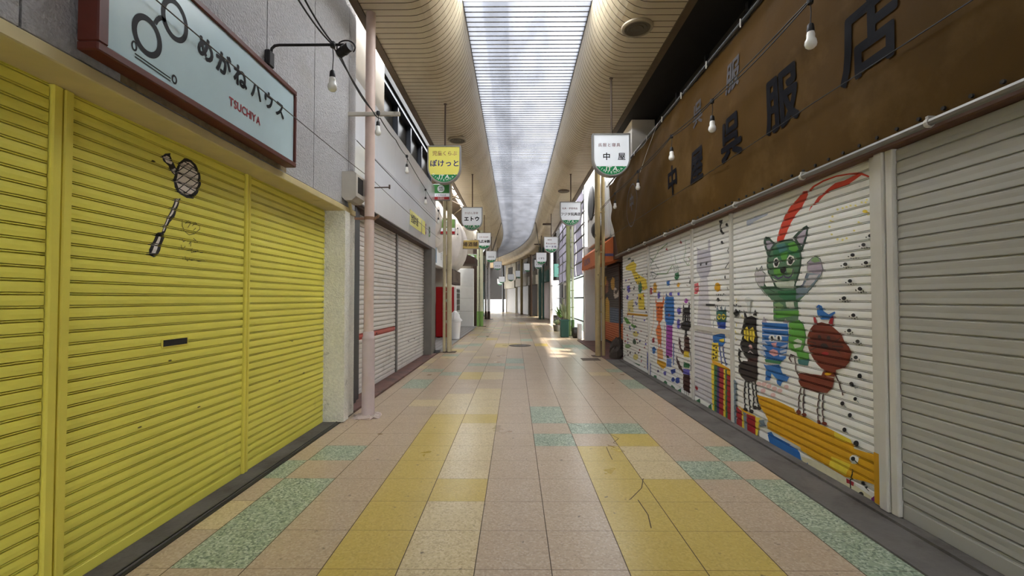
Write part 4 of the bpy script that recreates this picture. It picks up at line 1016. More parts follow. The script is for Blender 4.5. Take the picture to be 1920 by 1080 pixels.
# black cat
B2.P([(93, 150), (110, 180), (122, 208), (100, 212)], BLK); B2.P([(158, 190), (176, 148), (187, 195)], BLK)
B2.P([(98, 210), (150, 194), (182, 210), (182, 290), (192, 350), (187, 420), (197, 470), (187, 503), (128, 507), (98, 470), (66, 400), (88, 330), (72, 320), (88, 260)], BLK)
B2.P([(94, 290), (120, 268), (132, 320), (126, 378), (98, 350)], YEL); B2.P([(134, 290), (160, 272), (174, 330), (162, 382), (138, 360)], YEL)
B2.S([(110, 285), (112, 360)], 8, BLK); B2.S([(152, 285), (154, 365)], 8, BLK); B2.D((141, 410), 13, LPNK, 15); B2.S([(122, 452), (140, 440), (160, 458)], 6, LGR)
B2.P([(120, 490), (192, 490), (187, 532), (123, 522)], DBR); B2.P([(58, 540), (90, 508), (187, 518), (192, 600), (182, 652), (120, 658), (78, 620), (58, 590)], BBL); B2.P([(60, 418), (76, 440), (66, 490), (82, 520), (64, 528), (54, 470)], BLK)
for st in ([(105, 650), (98, 740), (105, 850)], [(125, 655), (130, 760), (140, 860)], [(150, 655), (165, 760), (160, 840)], [(175, 655), (185, 760), (200, 840)]): B2.S(st, 15, BLK)
for c in ((105, 850), (148, 862), (172, 835), (204, 838)): B2.D(c, 17, BBL, 14)
# red-brown cat with the bird
B2.P([(580, 190), (600, 210), (610, 252), (590, 252)], CRIM); B2.P([(688, 245), (710, 193), (722, 198), (717, 262)], CRIM)
B2.P([(558, 290), (590, 250), (640, 238), (700, 258), (742, 290), (782, 330), (802, 380), (832, 410), (848, 450), (832, 520), (802, 557), (740, 572), (680, 577), (640, 562), (598, 520), (558, 450), (538, 390), (543, 330)], BRN)
B2.P([(575, 330), (640, 318), (720, 330), (770, 370), (800, 420), (720, 440), (600, 420), (560, 380)], pm((96, 38, 22), 'deep_brown'))
B2.D((625, 345), 13, BBL, 17); B2.D((690, 350), 13, BBL, 17); B2.P([(630, 400), (650, 385), (675, 390), (690, 412), (660, 425), (640, 415)], BBL)
for st in ([(600, 385), (545, 370)], [(600, 400), (548, 400)], [(605, 415), (560, 435)], [(715, 385), (770, 350)], [(715, 405), (790, 410)], [(715, 418), (770, 455)]): B2.S(st, 5, BBL)
B2.D((666, 458), 26, CRIM, 13)
B2.P([(605, 130), (620, 116), (642, 125), (652, 160), (690, 185), (732, 163), (738, 176), (702, 202), (692, 220), (640, 220), (613, 195), (608, 160)], BLU); B2.P([(600, 128), (613, 133), (606, 143)], DBL); B2.D((625, 133), 4, BLK)
B2.P([(658, 560), (742, 570), (732, 620), (638, 615)], BRN); B2.D((685, 600), 24, OCH, 11)
B2.P([(483, 590), (640, 610), (728, 630), (720, 690), (682, 732), (600, 727), (498, 690), (478, 650)], BRN)
B2.S([(430, 515), (413, 490), (425, 465), (450, 475), (458, 530), (460, 580), (482, 612)], 9, DBR); B2.S([(735, 600), (762, 660), (790, 747)], 10, DBR)
for st in ([(495, 700), (480, 780), (480, 870)], [(518, 705), (510, 800), (515, 880)], [(625, 735), (610, 850), (618, 930)], [(650, 740), (645, 860), (655, 940)]): B2.S(st, 10, DBR)
for c, r1, r2 in (((480, 868), 17, 17), ((519, 886), 18, 14), ((620, 936), 14, 16), ((659, 948), 21, 14)): B2.D(c, r1, BRN, r2)
# ochre bench, blue rug and the marks below
C2.P([(80, 155), (220, 195), (350, 258), (362, 295), (600, 398), (760, 480), (785, 545), (956, 598), (956, 815), (860, 780), (720, 750), (560, 660), (400, 560), (395, 535), (150, 395), (158, 330), (98, 230)], OCH)
C2.P([(640, 420), (760, 480), (770, 510), (640, 470)], YEL); C2.P([(620, 600), (760, 660), (720, 740), (600, 670)], YEL)
C2.P([(400, 600), (520, 640), (720, 760), (956, 925), (946, 975), (760, 872), (560, 745), (420, 675)], CRM)
C2.P([(152, 430), (185, 423), (202, 450), (300, 508), (387, 570), (402, 640), (412, 672), (330, 632), (220, 562), (173, 512)], BLU); C2.P([(428, 662), (445, 643), (457, 687), (433, 687)], BLU)
C2.P([(725, 758), (755, 775), (782, 790), (777, 817), (745, 797), (728, 792)], CRIM); C2.S([(770, 695), (772, 730), (755, 770), (758, 855)], 10, BLK)
C2.P([(905, 905), (940, 878), (972, 890), (967, 932), (940, 965), (915, 937)], pm((122, 30, 120), 'plum'))
for c, r in (((825, 20), 17), ((765, 80), 17), ((793, 185), 13), ((700, 218), 15), ((755, 303), 15), ((715, 408), 15), ((800, 508), 20)): C2.D(c, r, BLK, r * 1.1); C2.S([(c[0] + r, c[1] + r), (c[0] + r + 12, c[1] + r + 12)], 5, GBL)
C2.D((785, 622), 34, WHT, 34); C2.D((778, 618), 16, BLK); C2.S([(790, 630), (815, 655)], 8, BLK); C2.D((849, 795), 15, BLK); C2.D((832, 880), 21, BLK, 24); C2.S([(860, 820), (890, 850)], 6, BLK); C2.S([(845, 900), (860, 925)], 6, BLK)
# prints and the ring of dots
for c in ((973, 590), (920, 660), (835, 740), (778, 812), (940, 800), (815, 942), (895, 1005), (770, 1075)):
    A_.D(c, 17, BLK, 14)
    for dx, dy in ((-32, 12), (-14, 26), (6, 28), (26, 22)): A_.D((c[0] + dx, c[1] + dy), 5, BLK, 5)
for c in ((912, 5), (800, 72), (867, 190), (838, 297), (897, 373), (885, 485)):
    B2.D(c, 15, BLK, 13)
    for dx, dy in ((-28, 8), (-12, 24), (8, 24), (24, 14)): B2.D((c[0] + dx, c[1] + dy), 4, BLK, 5)
for c in ((720, 385), (760, 375), (790, 366), (822, 355), (860, 355), (680, 440), (665, 475), (658, 520), (675, 580), (720, 617), (760, 622), (792, 610), (850, 550), (885, 485), (910, 330), (950, 310), (960, 425), (940, 330)): A_.D(c, 9, PYEL, 8)
A_.D((935, 400), 20, YEL, 13)
B2.P([(25, 175), (45, 143), (69, 180), (45, 206)], BLK)
for c in ((30, 122), (48, 118), (64, 128), (70, 160)): B2.D(c, 5, BLK, 7)
for c in ((45, 75), (88, 190), (46, 245), (42, 300), (42, 345)): B2.S([c, (c[0] + 3, c[1] + 22)], 9, PYEL)
B2.D((130, 85), 26, pm((206, 208, 204), 'smoke'), 22); B2.P([(120, 100), (145, 100), (142, 180), (128, 180)], pm((206, 208, 204), 'smoke'))
for pts, m_ in (([(26, 638), (46, 650), (46, 962), (22, 940)], GBL), ([(48, 828), (86, 860), (86, 988), (50, 962)], CRIM), ([(95, 868), (115, 875), (127, 1012), (104, 1000)], GBL), ([(118, 878), (181, 900), (181, 1042), (124, 1008)], CRIM), ([(181, 900), (212, 908), (192, 1045), (181, 1042)], YEL), ([(50, 818), (90, 850), (182, 895), (182, 902), (90, 860)], OCH), ([(86, 860), (95, 866), (104, 1000), (86, 988)], YEL), ([(205, 925), (240, 920), (250, 960), (215, 970)], GBL)): B2.P(pts, m_)
# ghost cat shutter
GH1, GH2 = pm((186, 182, 190), 'ghost_grey'), pm((206, 202, 206), 'ghost_pale')
D2.P([(78, 310), (102, 330), (92, 372)], GH1); D2.P([(183, 255), (202, 238), (207, 332), (185, 342)], GH1); D2.P([(108, 600), (182, 600), (192, 800), (222, 1090), (80, 1090), (98, 800)], GH2); E2.P([(62, 100), (222, 100), (240, 300), (235, 800), (190, 800), (90, 740), (62, 700)], GH2)
D2.P([(88, 340), (202, 330), (217, 480), (192, 560), (172, 602), (118, 602), (78, 520), (83, 430)], GH1); D2.D((118, 468), 8, BLK, 17); D2.D((170, 460), 9, BLK, 17)
D2.P([(285, 68), (322, 58), (312, 90), (302, 130), (322, 170), (337, 190), (315, 197), (296, 165), (293, 100)], BLK); D2.D((357, 105), 11, BLK, 16); D2.D((313, 270), 11, BLK, 18); D2.S([(380, 310), (366, 345), (378, 370)], 9, BLK); D2.S([(342, 507), (380, 445), (380, 505)], 8, BLK); D2.D((342, 590), 6, BLK, 20); D2.S([(362, 680), (368, 708)], 6, BLK)
D2.D((272, 680), 28, OCH, 43)
for x in (245, 265, 290): D2.S([(x, 605), (x + 4, 622)], 6, YEL)
D2.P([(60, 650), (96, 638), (102, 700), (86, 742), (60, 742)], pm((206, 96, 100), 'rose')); D2.S([(70, 690), (92, 680)], 6, LPNK)
D2.D((278, 795), 13, BLK, 19)
for c in ((262, 752), (282, 750), (300, 752), (330, 745)): D2.D(c, 5, BLK, 9)
D2.P([(263, 890), (352, 888), (357, 960), (350, 1000), (262, 1000)], pm((44, 100, 92), 'sea_green')); D2.P([(270, 1000), (350, 1000), (346, 1064), (278, 1064)], DBL)
for pts in ([(262, 892), (268, 850), (285, 888)], [(300, 886), (308, 840), (322, 886)], [(335, 888), (345, 848), (352, 890)]): D2.P(pts, GBL)
for x in (288, 328): D2.D((x, 952), 17, YEL, 27); D2.D((x + 1, 954), 9, EGR, 15)
D2.S([(238, 985), (232, 1020), (240, 1055)], 10, GBL); D2.S([(300, 1015), (330, 1010)], 6, BLU)
E2.P([(228, 140), (342, 118), (342, 212), (322, 242), (288, 242), (233, 202)], BLU); E2.P([(290, 180), (335, 170), (335, 200), (295, 205)], YEL)
E2.P([(223, 210), (282, 210), (277, 385), (218, 372)], YEL)
for c in ((240, 240), (262, 255), (235, 275), (262, 300), (236, 315), (258, 345), (238, 350)): E2.D(c, 8, BLK, 10)
E2.S([(290, 240), (302, 320), (312, 405)], 18, DBL); E2.S([(322, 240), (332, 330), (352, 412)], 18, DBL)
for pts, m_ in (([(215, 395), (242, 400), (242, 852), (225, 840)], YEL), ([(242, 400), (272, 405), (264, 862), (242, 852)], EGR), ([(272, 410), (292, 415), (287, 872), (264, 862)], PUR), ([(292, 415), (331, 430), (326, 897), (287, 875)], CRIM), ([(331, 450), (346, 455), (346, 907), (326, 897)], YEL), ([(346, 455), (362, 460), (364, 914), (346, 907)], EGR), ([(360, 500), (402, 520), (402, 942), (364, 918)], CRIM), ([(400, 520), (430, 535), (422, 965), (402, 950)], ORG_),
                ([(222, 368), (300, 398), (382, 448), (432, 520), (426, 548), (400, 525), (360, 498), (360, 458), (270, 422), (228, 397)], OCH)): E2.P(pts, m_)
E2.P([(73, 742), (110, 723), (117, 787), (80, 767)], EGR); E2.P([(188, 792), (215, 768), (222, 838), (190, 832)], EGR); E2.P([(68, 600), (97, 630), (85, 652), (68, 625)], CRIM)
p0, p1 = D2.pt((168, 832)), D2.pt((250, 852))
mb = MB(); mb.bbox(XR - .008, XR - .001, p1[0], p0[0], p1[1] - .006, p0[1], .002, 0); mb.box(XR - .0095, XR - .0075, p1[0] + .012, p0[0] - .012, p1[1], p0[1] - .006, 1); mb.build('mail_slot', [M['steel'], M['dark_gap']], paints[2][1])
zr = onX(1335, 618, XR).z
mb = MB(); mb.bbox(XR - .012, XR + .001, 5.27, 6.35, zr - .03, zr + .03, .004); mb.build('lock_bar', M['white_post'], paints[2][1])
# orange, blue and black cats
for st in ([(450, 180), (452, 300), (432, 400), (480, 468), (505, 400), (480, 372)], [(330, 350), (345, 450)], [(55, 470), (150, 300), (250, 220)], [(130, 560), (240, 560), (310, 460)]): F2.S(st, 9, OLG)
for st in ([(60, 540), (95, 620), (138, 570), (95, 550), (60, 540)], [(55, 380), (90, 420)], [(70, 490), (80, 530)], [(110, 450), (150, 510)]): F2.S(st, 7, DGR)
F2.P([(335, 555), (377, 538), (382, 600), (345, 642), (328, 600)], EGR)
for x in (322, 345, 365): F2.S([(x, 470), (x + 4, 520)], 14, EGR)
F2.P([(228, 290), (245, 263), (250, 302)], CRIM); F2.S([(245, 205), (245, 265)], 4, BLK); F2.P([(382, 217), (398, 183), (414, 222)], CRIM); F2.S([(398, 140), (398, 185)], 4, BLK)
F2.P([(238, 640), (276, 633), (272, 692), (244, 697)], BLU); F2.D((372, 685), 17, OCH, 26); F2.P([(88, 690), (110, 648), (132, 700), (122, 772), (93, 772)], OCH); F2.P([(53, 720), (77, 718), (77, 792), (53, 792)], CRIM)
F2.D((152, 800), 15, VIO, 42); F2.D((285, 790), 17, VIO, 27); F2.D((375, 785), 13, VIO, 22); F2.D((460, 865), 21, MAG, 28); F2.D((382, 980), 19, VIO, 40); F2.P([(512, 608), (518, 675), (493, 672), (499, 640)], BLK)
F2.P([(113, 815), (130, 880), (195, 880), (205, 795), (214, 870), (197, 950), (192, 1085), (128, 1085), (123, 950)], ORG_); F2.D((145, 945), 9, BRN, 16); F2.D((180, 945), 9, BRN, 16); F2.S([(95, 920), (90, 1080)], 9, PORG)
F2.P([(216, 920), (236, 770), (252, 820), (322, 820), (328, 1085), (222, 1085)], BLU); F2.P([(222, 960), (326, 960), (326, 1000), (222, 1000)], DBL)
F2.P([(428, 875), (440, 940), (485, 940), (491, 868), (503, 900), (503, 1085), (418, 1085), (424, 960)], BLK)
for x in (448, 478): F2.S([(x, 1000), (x - 3, 1078)], 12, WHT)
G2.P([(128, -5), (196, -5), (187, 110), (162, 160), (182, 230), (182, 340), (177, 430), (150, 442), (138, 330), (118, 230), (150, 160), (128, 80)], ORG_)
for y in (250, 290, 330): G2.S([(130, y), (182, y + 8)], 8, PORG)
for st in ([(100, 0), (95, 150), (60, 300)], [(120, 230), (128, 330)], [(205, 250), (215, 420)]): G2.S(st, 8, PORG)
G2.D((160, 410), 12, WHT, 22); G2.P([(133, 440), (196, 450), (202, 562), (138, 552)], PORG); G2.P([(133, 560), (232, 600), (237, 640), (202, 672), (133, 612)], OCH)
G2.P([(222, -5), (328, -5), (322, 150), (302, 187), (238, 177), (224, 120)], BLU); G2.D((268, 66), 13, CRIM, 18); G2.D((270, 70), 6, WHT, 8); G2.P([(238, 175), (307, 185), (302, 542), (233, 522)], MAG)
for y in (240, 310, 390, 460): G2.S([(236, y), (303, y + 12)], 7, pm((140, 56, 150), 'deep_magenta'))
G2.P([(243, 550), (297, 560), (292, 652), (238, 642)], pm((110, 136, 200), 'soft_blue')); G2.P([(240, 515), (265, 520), (265, 548), (240, 545)], BLK); G2.P([(283, 680), (342, 668), (337, 712), (300, 732)], DBL); G2.S([(320, 390), (318, 620)], 22, BLU); G2.S([(215, 180), (225, 250)], 9, PUR); G2.D((378, 15), 19, VIO, 40); G2.D((374, 165), 17, VIO, 60)
G2.P([(423, -5), (503, -5), (499, 130), (522, 180), (492, 237), (472, 242), (472, 300), (492, 332), (438, 332), (450, 240), (408, 220), (398, 170), (430, 140)], BLK)
for x in (440, 470, 494): G2.S([(x, 70), (x - 3, 125)], 10, WHT)
for st in ([(420, 150), (395, 160)], [(412, 195), (392, 215)], [(505, 150), (525, 130)], [(505, 195), (530, 210)]): G2.S(st, 8, BLK)
G2.P([(438, 310), (492, 310), (503, 450), (492, 502), (428, 492), (440, 420)], DBR); G2.P([(380, 305), (397, 350), (402, 430), (437, 480), (430, 513), (393, 460), (376, 380)], DBR); G2.P([(349, 505), (367, 560), (402, 640), (432, 690), (425, 718), (378, 660), (353, 590)], DBR)
G2.P([(440, 460), (492, 480), (492, 542), (433, 532)], YEL); G2.P([(433, 535), (495, 545), (500, 612), (433, 592)], WHT); G2.P([(433, 590), (502, 612), (499, 662), (433, 652)], EGR); G2.P([(428, 668), (502, 680), (499, 742), (428, 722)], VIO); G2.P([(428, 725), (502, 742), (502, 945), (428, 902)], DBR); G2.S([(502, 460), (518, 560), (515, 690)], 14, BLK)
for x in (440, 462, 486): G2.S([(x, 910), (x + 2, 965)], 10, BLK)
G2.S([(430, 960), (510, 1000)], 8, VIO)
G2.P([(20, 458), (36, 540), (62, 610), (62, 752), (24, 742), (18, 600)], DBL)
for pts in ([(68, 750), (90, 770), (100, 738), (127, 745), (132, 792), (75, 777)], [(203, 820), (225, 798), (247, 820), (247, 862), (205, 842)], [(278, 880), (300, 848), (332, 880), (347, 920), (402, 888), (407, 942), (300, 907)], [(0, 700), (30, 715), (40, 760), (0, 740)]): G2.P(pts, EGR)
G2.D((315, 790), 20, DBL, 27); G2.D((365, 800), 25, DBL, 35); G2.P([(78, 340), (95, 308), (107, 340), (101, 377), (78, 372)], CRIM); G2.P([(78, 430), (105, 418), (122, 450), (105, 502), (83, 492)], BLU); G2.D((222, 720), 16, VIO, 24); G2.D((145, 695), 10, PUR, 14)
G2.P([(540, 330), (552, 345), (552, 365), (540, 360)], CRIM); G2.P([(540, 385), (552, 400), (552, 430), (540, 425)], CRIM)
# giraffe shutter
H2.P([(263, 165), (320, 123), (347, 150), (337, 200), (372, 235), (422, 265), (432, 335), (400, 352), (343, 290), (308, 200), (263, 190)], YEL); H2.P([(358, 380), (402, 368), (412, 502), (363, 502)], YEL); H2.P([(278, 440), (322, 418), (322, 522), (278, 522)], PYEL); H2.P([(273, 525), (442, 540), (442, 556), (273, 541)], OCH)
H2.D((375, 330), 15, EGR, 42); H2.D((285, 340), 13, VIO, 30); H2.D((275, 405), 8, VIO, 18); H2.P([(243, 560), (270, 562), (303, 612), (270, 612)], BGR); H2.P([(308, 610), (347, 630), (332, 648), (303, 627)], BGR); H2.S([(315, 560), (315, 615)], 9, BLK); H2.D((330, 750), 13, DGR, 22); H2.D((278, 785), 22, OLG, 18); H2.D((340, 690), 22, PYEL, 22); H2.D((340, 870), 20, PYEL, 24); H2.P([(298, 905), (372, 930), (362, 965), (298, 938)], EGR); H2.P([(380, 950), (432, 985), (432, 1010), (380, 985)], EGR); H2.S([(280, 110), (300, 100)], 10, DGR); H2.S([(305, 125), (325, 115)], 9, DGR)
rn = random.Random(21)
for k in range(70):                          # little dabs of many colours
    c = (rn.uniform(250, 430), rn.uniform(220, 960)); m_ = rn.choice([BLK, BLK, BLK, VIO, EGR, CRIM])
    H2.D(c, rn.uniform(3, 6), m_, rn.uniform(4, 9))
for k in range(60):
    c = (rn.uniform(60, 510), rn.uniform(250, 1060)); m_ = rn.choice([BLK, BLK, PUR, CRIM, VIO]); F2.S([c, (c[0] + rn.uniform(-4, 8), c[1] + rn.uniform(6, 18))], 5, m_)
for k in range(50):
    c = (rn.uniform(60, 520), rn.uniform(0, 900)); m_ = rn.choice([BLK, BLK, PUR, CRIM, VIO, DGR]); G2.S([c, (c[0] + rn.uniform(-4, 8), c[1] + rn.uniform(6, 18))], 5, m_)
for k in range(16):
    c = (rn.uniform(240, 380), rn.uniform(740, 1060)); D2.D(c, 4, BLK, 7)
for pa, t in paints: pa.build(t)

# ---- ochre banner over the shutters
XBN = 2.40
q = onX(1425.6, 4.6, XBN); BZ1 = (onX(1425.6, 4.6, XBN).z + onX(1212.6, 266, XBN).z) / 2; BZ0 = 2.475
def billow(y, z):
    f = (z - BZ0) / (BZ1 - BZ0); edge = max(0., min(1., (11.3 - y) / 1.2))
    return -.03 * math.sin(math.pi * f) - .010 * math.sin(y * 2.1 + z * 3) - (.005 + .007 * max(0, (y - 5) / 6)) * math.sin(y * 7 + z * 9) * f - .02 * (1 - edge) * math.sin(z * 8)
t = thing('shop_banner', (XBN, 5, BZ0), 'long ochre canvas banner with dark kimono shop characters above the cat mural', 'banner')
mb = MB(); nu, nv = 130, 26; vs = []
for j in range(nv + 1):
    for i in range(nu + 1):
        f = j / nv; z = BZ0 + (BZ1 - BZ0) * f; ye = 10.6 + 1.0 * f; y = -1.0 + (ye + 1.0) * i / nu
        vs.append((XBN + billow(y, z), y, z))
w = nu + 1
mb.add(vs, [(j * w + i, j * w + i + 1, (j + 1) * w + i + 1, (j + 1) * w + i) for j in range(nv) for i in range(nu)])
mb.build('canvas', M['banner'], t, True)
mb = MB(); mm = [M['navy_letter'], M['faded_letter']]
def on_banner(sub):
    for i, v in enumerate(sub.v): sub.v[i] = Vector((v.x + billow(v.y, v.z) - .008, v.y, v.z))
    return sub
for ch, px, py, sz, mi, bo, sx in (('中', 1264, 339, .46, 0, .03, .95), ('屋', 1311, 310, .47, 0, .03, .95), ('呉', 1377, 258, .50, 0, .03, .95), ('服', 1470, 188, .53, 0, .03, .95), ('店', 1637, 62, .58, 0, .025, .95), ('呉', 1311, 213, .34, 1, .02, .9), ('服', 1378, 141, .36, 1, .02, .9), ('中', 1187, 380, .36, 1, .03, .9)):
    c = onX(px, py, XBN); mb.text(ch, sz, (XBN, c.y, c.z), -UY, UZ, mi, bold=bo, sx=sx)
c = onX(1187, 385, XBN); n = 36; vs = []
for k in range(n):
    a_ = 2 * math.pi * k / n
    for r in (.42, .395): vs.append((XBN, c.y + r * math.cos(a_), c.z + r * 1.05 * math.sin(a_)))
mb.add(vs, [(2 * k, 2 * ((k + 1) % n), 2 * ((k + 1) % n) + 1, 2 * k + 1) for k in range(n)], 1)
on_banner(mb).build('lettering', mm, t)
mb = MB(); mb.tube([(XBN - .02, -1.0, BZ1 + .02), (XBN - .02, 11.75, BZ1 + .02)], .02, 8); mb.build('top_rod', M['dark_steel'], t, True)
mb = MB(); mb.tube([(XBN - .03, -1.0, BZ0 - .035), (XBN - .03, 10.7, BZ0 - .035)], .022, 8); mb.build('bottom_rod', M['steel'], t, True)
for y in (2.6, 3.75, 4.9, 6.05, 7.2, 8.35, 9.5):
    mb = MB(); mb.lathe((XBN - .03, y, BZ0 - .035), [(.026, -.012), (.03, 0), (.026, .012)], axis='y', n=10); mb.bbox(XBN - .045, XBN + .016, y - .01, y + .01, BZ0 - .03, BZ0 + .004, .003); mb.build('rod_clip', M['white_post'], t)
mb = MB(); y = 1.6
while y < 10.5: mb.lathe((XBN - .012, y, BZ0 + .02), [(.012, -.006), (.012, .006)], axis='x', n=8); y += .155
mb.build('eyelets', M['dark_gap'], t)
y = 3.0
while y < 11.5:
    mb = MB(); mb.tube([(XBN - .05, y, BZ1 - .05), (XBN - .045, y + .01, BZ1 + .045)], .008, 6); mb.build('tie', M['white_post'], t); y += .85

# ---- string lights
def sag(p, q, d, n=10):
    p, q = Vector(p), Vector(q); return [p.lerp(q, i / n) - UZ * d * 4 * (i / n) * (1 - i / n) for i in range(n + 1)]
def light_bulb(p, label, drop=.09, group=None, sc=1.):
    p = Vector(p); t = thing('light_bulb', p - UZ * (drop + .17 * sc), label, 'light bulb', group)
    mb = MB(); mb.tube([p, p - UZ * drop * .5 + UX * .006, p - UZ * drop], .004, 5); mb.lathe(p, [(.02, -.022), (.024, 0), (.02, .022)], n=8); mb.build('hanger_wire', M['cable'], t, True)
    b = p - UZ * drop
    mb = MB(); mb.lathe(b, [(.012 * sc, .0), (.02 * sc, -.01 * sc), (.024 * sc, -.05 * sc), (.022 * sc, -.06 * sc)], n=12); mb.build('socket', M['black_metal'], t, True)
    mb = MB(); mb.lathe(b, [(.022 * sc, -.058 * sc), (.026 * sc, -.075 * sc), (.026 * sc, -.1 * sc), (.035 * sc, -.118 * sc), (.038 * sc, -.14 * sc), (.033 * sc, -.158 * sc), (.02 * sc, -.17 * sc), (.006 * sc, -.174 * sc)], n=14); mb.build('bulb', M['bulb'], t, True)
    return t
def cable(runs, r, label, m=M['cable'], name='power_cable'):
    mb = MB()
    for pts in runs: mb.tube(pts, r, 5)
    return tag(mb.build(name, m, None, True), label, 'cable')
LN = [onY(560, 0, 2.9), onY(622, 82, 3.63), onY(700, 210, 5.4), onY(713, 222, 5.45), onY(742, 262, 7.0), onY(760, 290, 8.2), onY(797, 353, 10.3), onY(822, 395, 11.8)]
back = LN[0] + (LN[0] - LN[1]) * 1.2
runs = [sag(back, LN[0], .0, 4)]
for a_, b_ in zip(LN, LN[1:]): runs.append(sag(a_, b_, .02))
runs.append(sag(onY(572, 0, 2.95), onY(627, 84, 3.64), .02)); runs.append(sag(onY(640, 108, 3.66), onY(697, 205, 5.38), .05))
cable(runs, .0065, 'black string light cable running along the left side past the pink pole')
for (px, py, s, lb, d) in ((624, 84, 3.63, 'white bulb hanging under the black bracket lamp', .21), (709, 212, 5.42, 'white bulb hanging at the cross bar of the pink pole', .1), (763, 293, 8.2, 'white bulb hanging before the dark upper windows', .14), (798, 356, 10.3, 'white bulb hanging left of the yellow shield sign', .16), (822, 395, 11.8, 'white bulb hanging below the green and red emblem sign', .18), (844, 420, 15.5, 'white bulb hanging in front of the cream double pole', .18), (858, 428, 17.0, 'white bulb hanging above the wooden sign, left one', .2), (868, 441, 19.0, 'white bulb hanging above the wooden sign, right one', .2)):
    light_bulb(onY(px, py, s), lb, d, 'string light bulbs on the left')
cable([sag(onY(822, 395, 11.8), onY(844, 420, 15.5), .1), sag(onY(844, 420, 15.5), onY(858, 428, 17.0), .1), sag(onY(858, 428, 17), onY(868, 441, 19), .1)], .0065, 'black string light cable beyond the yellow shield sign')
cable([sag((-1.88, 1.5, 3.02), (-1.88, 6.0, 3.0), .03), sag((-1.88, 6.0, 3.0), (-1.98, 11.9, 3.0), .03)], .004, 'thin grey wire crossing in front of the optician signboard', M['grey_cable'])
cable([sag((-2.02, 5.75, 3.45), (-2.04, 11.9, 3.42), .02)], .006, 'black wire crossing the glossy white panels', M['cable'])
RNs = [onX(1519, 2, 2.2), onX(1335, 190, 2.2), onX(1259, 256, 2.2), onX(1196, 322, 2.2), onX(1153, 363, 2.2)]
ext = [RNs[0] - Vector((0, 2.2, .05))] + RNs + [Vector((2.15, 12.3, 3.7)), Vector((2.28, 17, 3.9))]
runs = []
for a_, b_ in zip(ext, ext[1:]): runs.append(sag(a_, b_, .04)); runs.append(sag(a_ + UZ * .015, b_ + UZ * .02, .015))
cable(runs, .006, 'black string light cable strung in front of the ochre banner')
for p, lb, d in zip(RNs, ('white bulb hanging before the largest banner character', 'white bulb hanging before the middle of the ochre banner', 'white bulb hanging above the first dark banner character', 'white bulb hanging beside the circled banner emblem', 'white bulb hanging at the far end of the ochre banner'), (.17, .16, .15, .14, .15)):
    light_bulb(p, lb, d, 'string light bulbs before the banner', 1.1)
cable([sag((2.34, -1, 2.97), (2.34, 3.6, 2.97), .01), sag((2.34, 3.6, 2.97), (2.34, 7.6, 2.96), .01), sag((2.34, 7.6, 2.96), (2.3, 12, 2.95), .01)], .004, 'thin black wire crossing low over the banner characters')
cable([[(2.33, 7.4, 4.3), (2.3, 7.9, 4.0), (2.26, 8.2, 3.72)]], .004, 'pale cord slung from the banner rod to the string lights', M['white_post'])

# ---- ceiling fixtures
def ceiling_disc(px, py, d, label, m=M['steel']):
    c = onZ(px, py, ZS - .005); t = thing('ceiling_speaker', (c.x, c.y, ZS - .05), label, 'ceiling fixture', 'round fixtures in the soffit')
    mb = MB(); R = d / 2; mb.lathe((c.x, c.y, ZS), [(R, .0), (R, -.02), (R * .94, -.034), (R * .84, -.036), (R * .82, -.022)], n=28); mb.build('rim', m, t, True)
    mb = MB(); mb.lathe((c.x, c.y, ZS), [(R * .82, -.018), (R * .8, -.026), (R * .62, -.022), (R * .58, -.03), (R * .4, -.026), (R * .36, -.034), (R * .2, -.03), (R * .1, -.036)], n=28); mb.build('grille', mat('dusty_grille', (96, 88, 70), .6, .2), t, True)
ceiling_disc(1195, 51, .41, 'large round fixture in the soffit above the ochre banner', mat('dusty_rim', (168, 154, 128), .5, .2))
ceiling_disc(857, 262, .42, 'round fixture in the soffit behind the yellow shield sign', MATS['dusty_rim'])
ceiling_disc(1057, 358, .38, 'rust brown round fixture in the soffit above the scaffold sign', M['iron'])
ceiling_disc(1106, 250, .3, 'small round fixture in the soffit', M['iron']) if False else None
for (lat, s, lb) in ((1.5, 21.5, 'dark oblong fixture in the soffit above the white pole'), (1.45, 29.5, 'small dark fixture in the far right soffit')):
    mb = MB(); p = bend(lat, s, ZS); mb.bbox(p.x - .2, p.x + .2, s - .1, s + .1, ZS - .05, ZS + .005, .01); tag(mb.build('ceiling_fixture', M['dark_wood']), lb, 'ceiling fixture')
for (lat, s, l2, s2, z2, lb) in ((EL + .02, 24.5, -1.8, 28.5, 3.4, 'slanting stay rod from the left skylight edge'), (EL - .1, 26, -1.8, 30, 3.4, 'second slanting stay rod behind the left one'), (ER - .02, 24.5, 1.9, 30.5, 3.4, 'slanting stay rod from the right skylight edge')):
    mb = MB(); mb.tube([bend(lat, s, ZK - .2 if lat > 0 else ZK - .2), bend(l2, s2, z2)], .022, 6); tag(mb.build('stay_rod_on_ceiling', M['steel']), lb, 'rod')

# ---- manhole and drain covers
c = onZ(975, 648, 0)
t = thing('manhole_cover', (c.x, c.y, 0), 'round rusty manhole cover in the middle of the tiled floor', 'manhole cover')
mb = MB(); mb.lathe((c.x, c.y, 0), [(.34, 0), (.34, .008), (.31, .008)], n=32); mb.build('rim', M['dark_steel'], t)
mb = MB(); mb.lathe((c.x, c.y, 0), [(.305, .002), (.305, .009), (.2, .009), (.2, .006), (.1, .006), (.1, .009), (.02, .009)], n=32); mb.build('lid', M['iron'], t)
c = onZ(1108, 674, 0)
mb = MB(); mb.bbox(c.x - .22, c.x + .2, c.y - .2, c.y + .2, -.01, .008, .003); tag(mb.build('drain_cover', M['iron']), 'square drain cover at the foot of the worn tan double pole', 'drain cover')
mb = MB(); c = onZ(812, 659, .034); mb.bbox(c.x - .2, c.x + .18, c.y - .35, c.y + .25, .034, .046, .003)
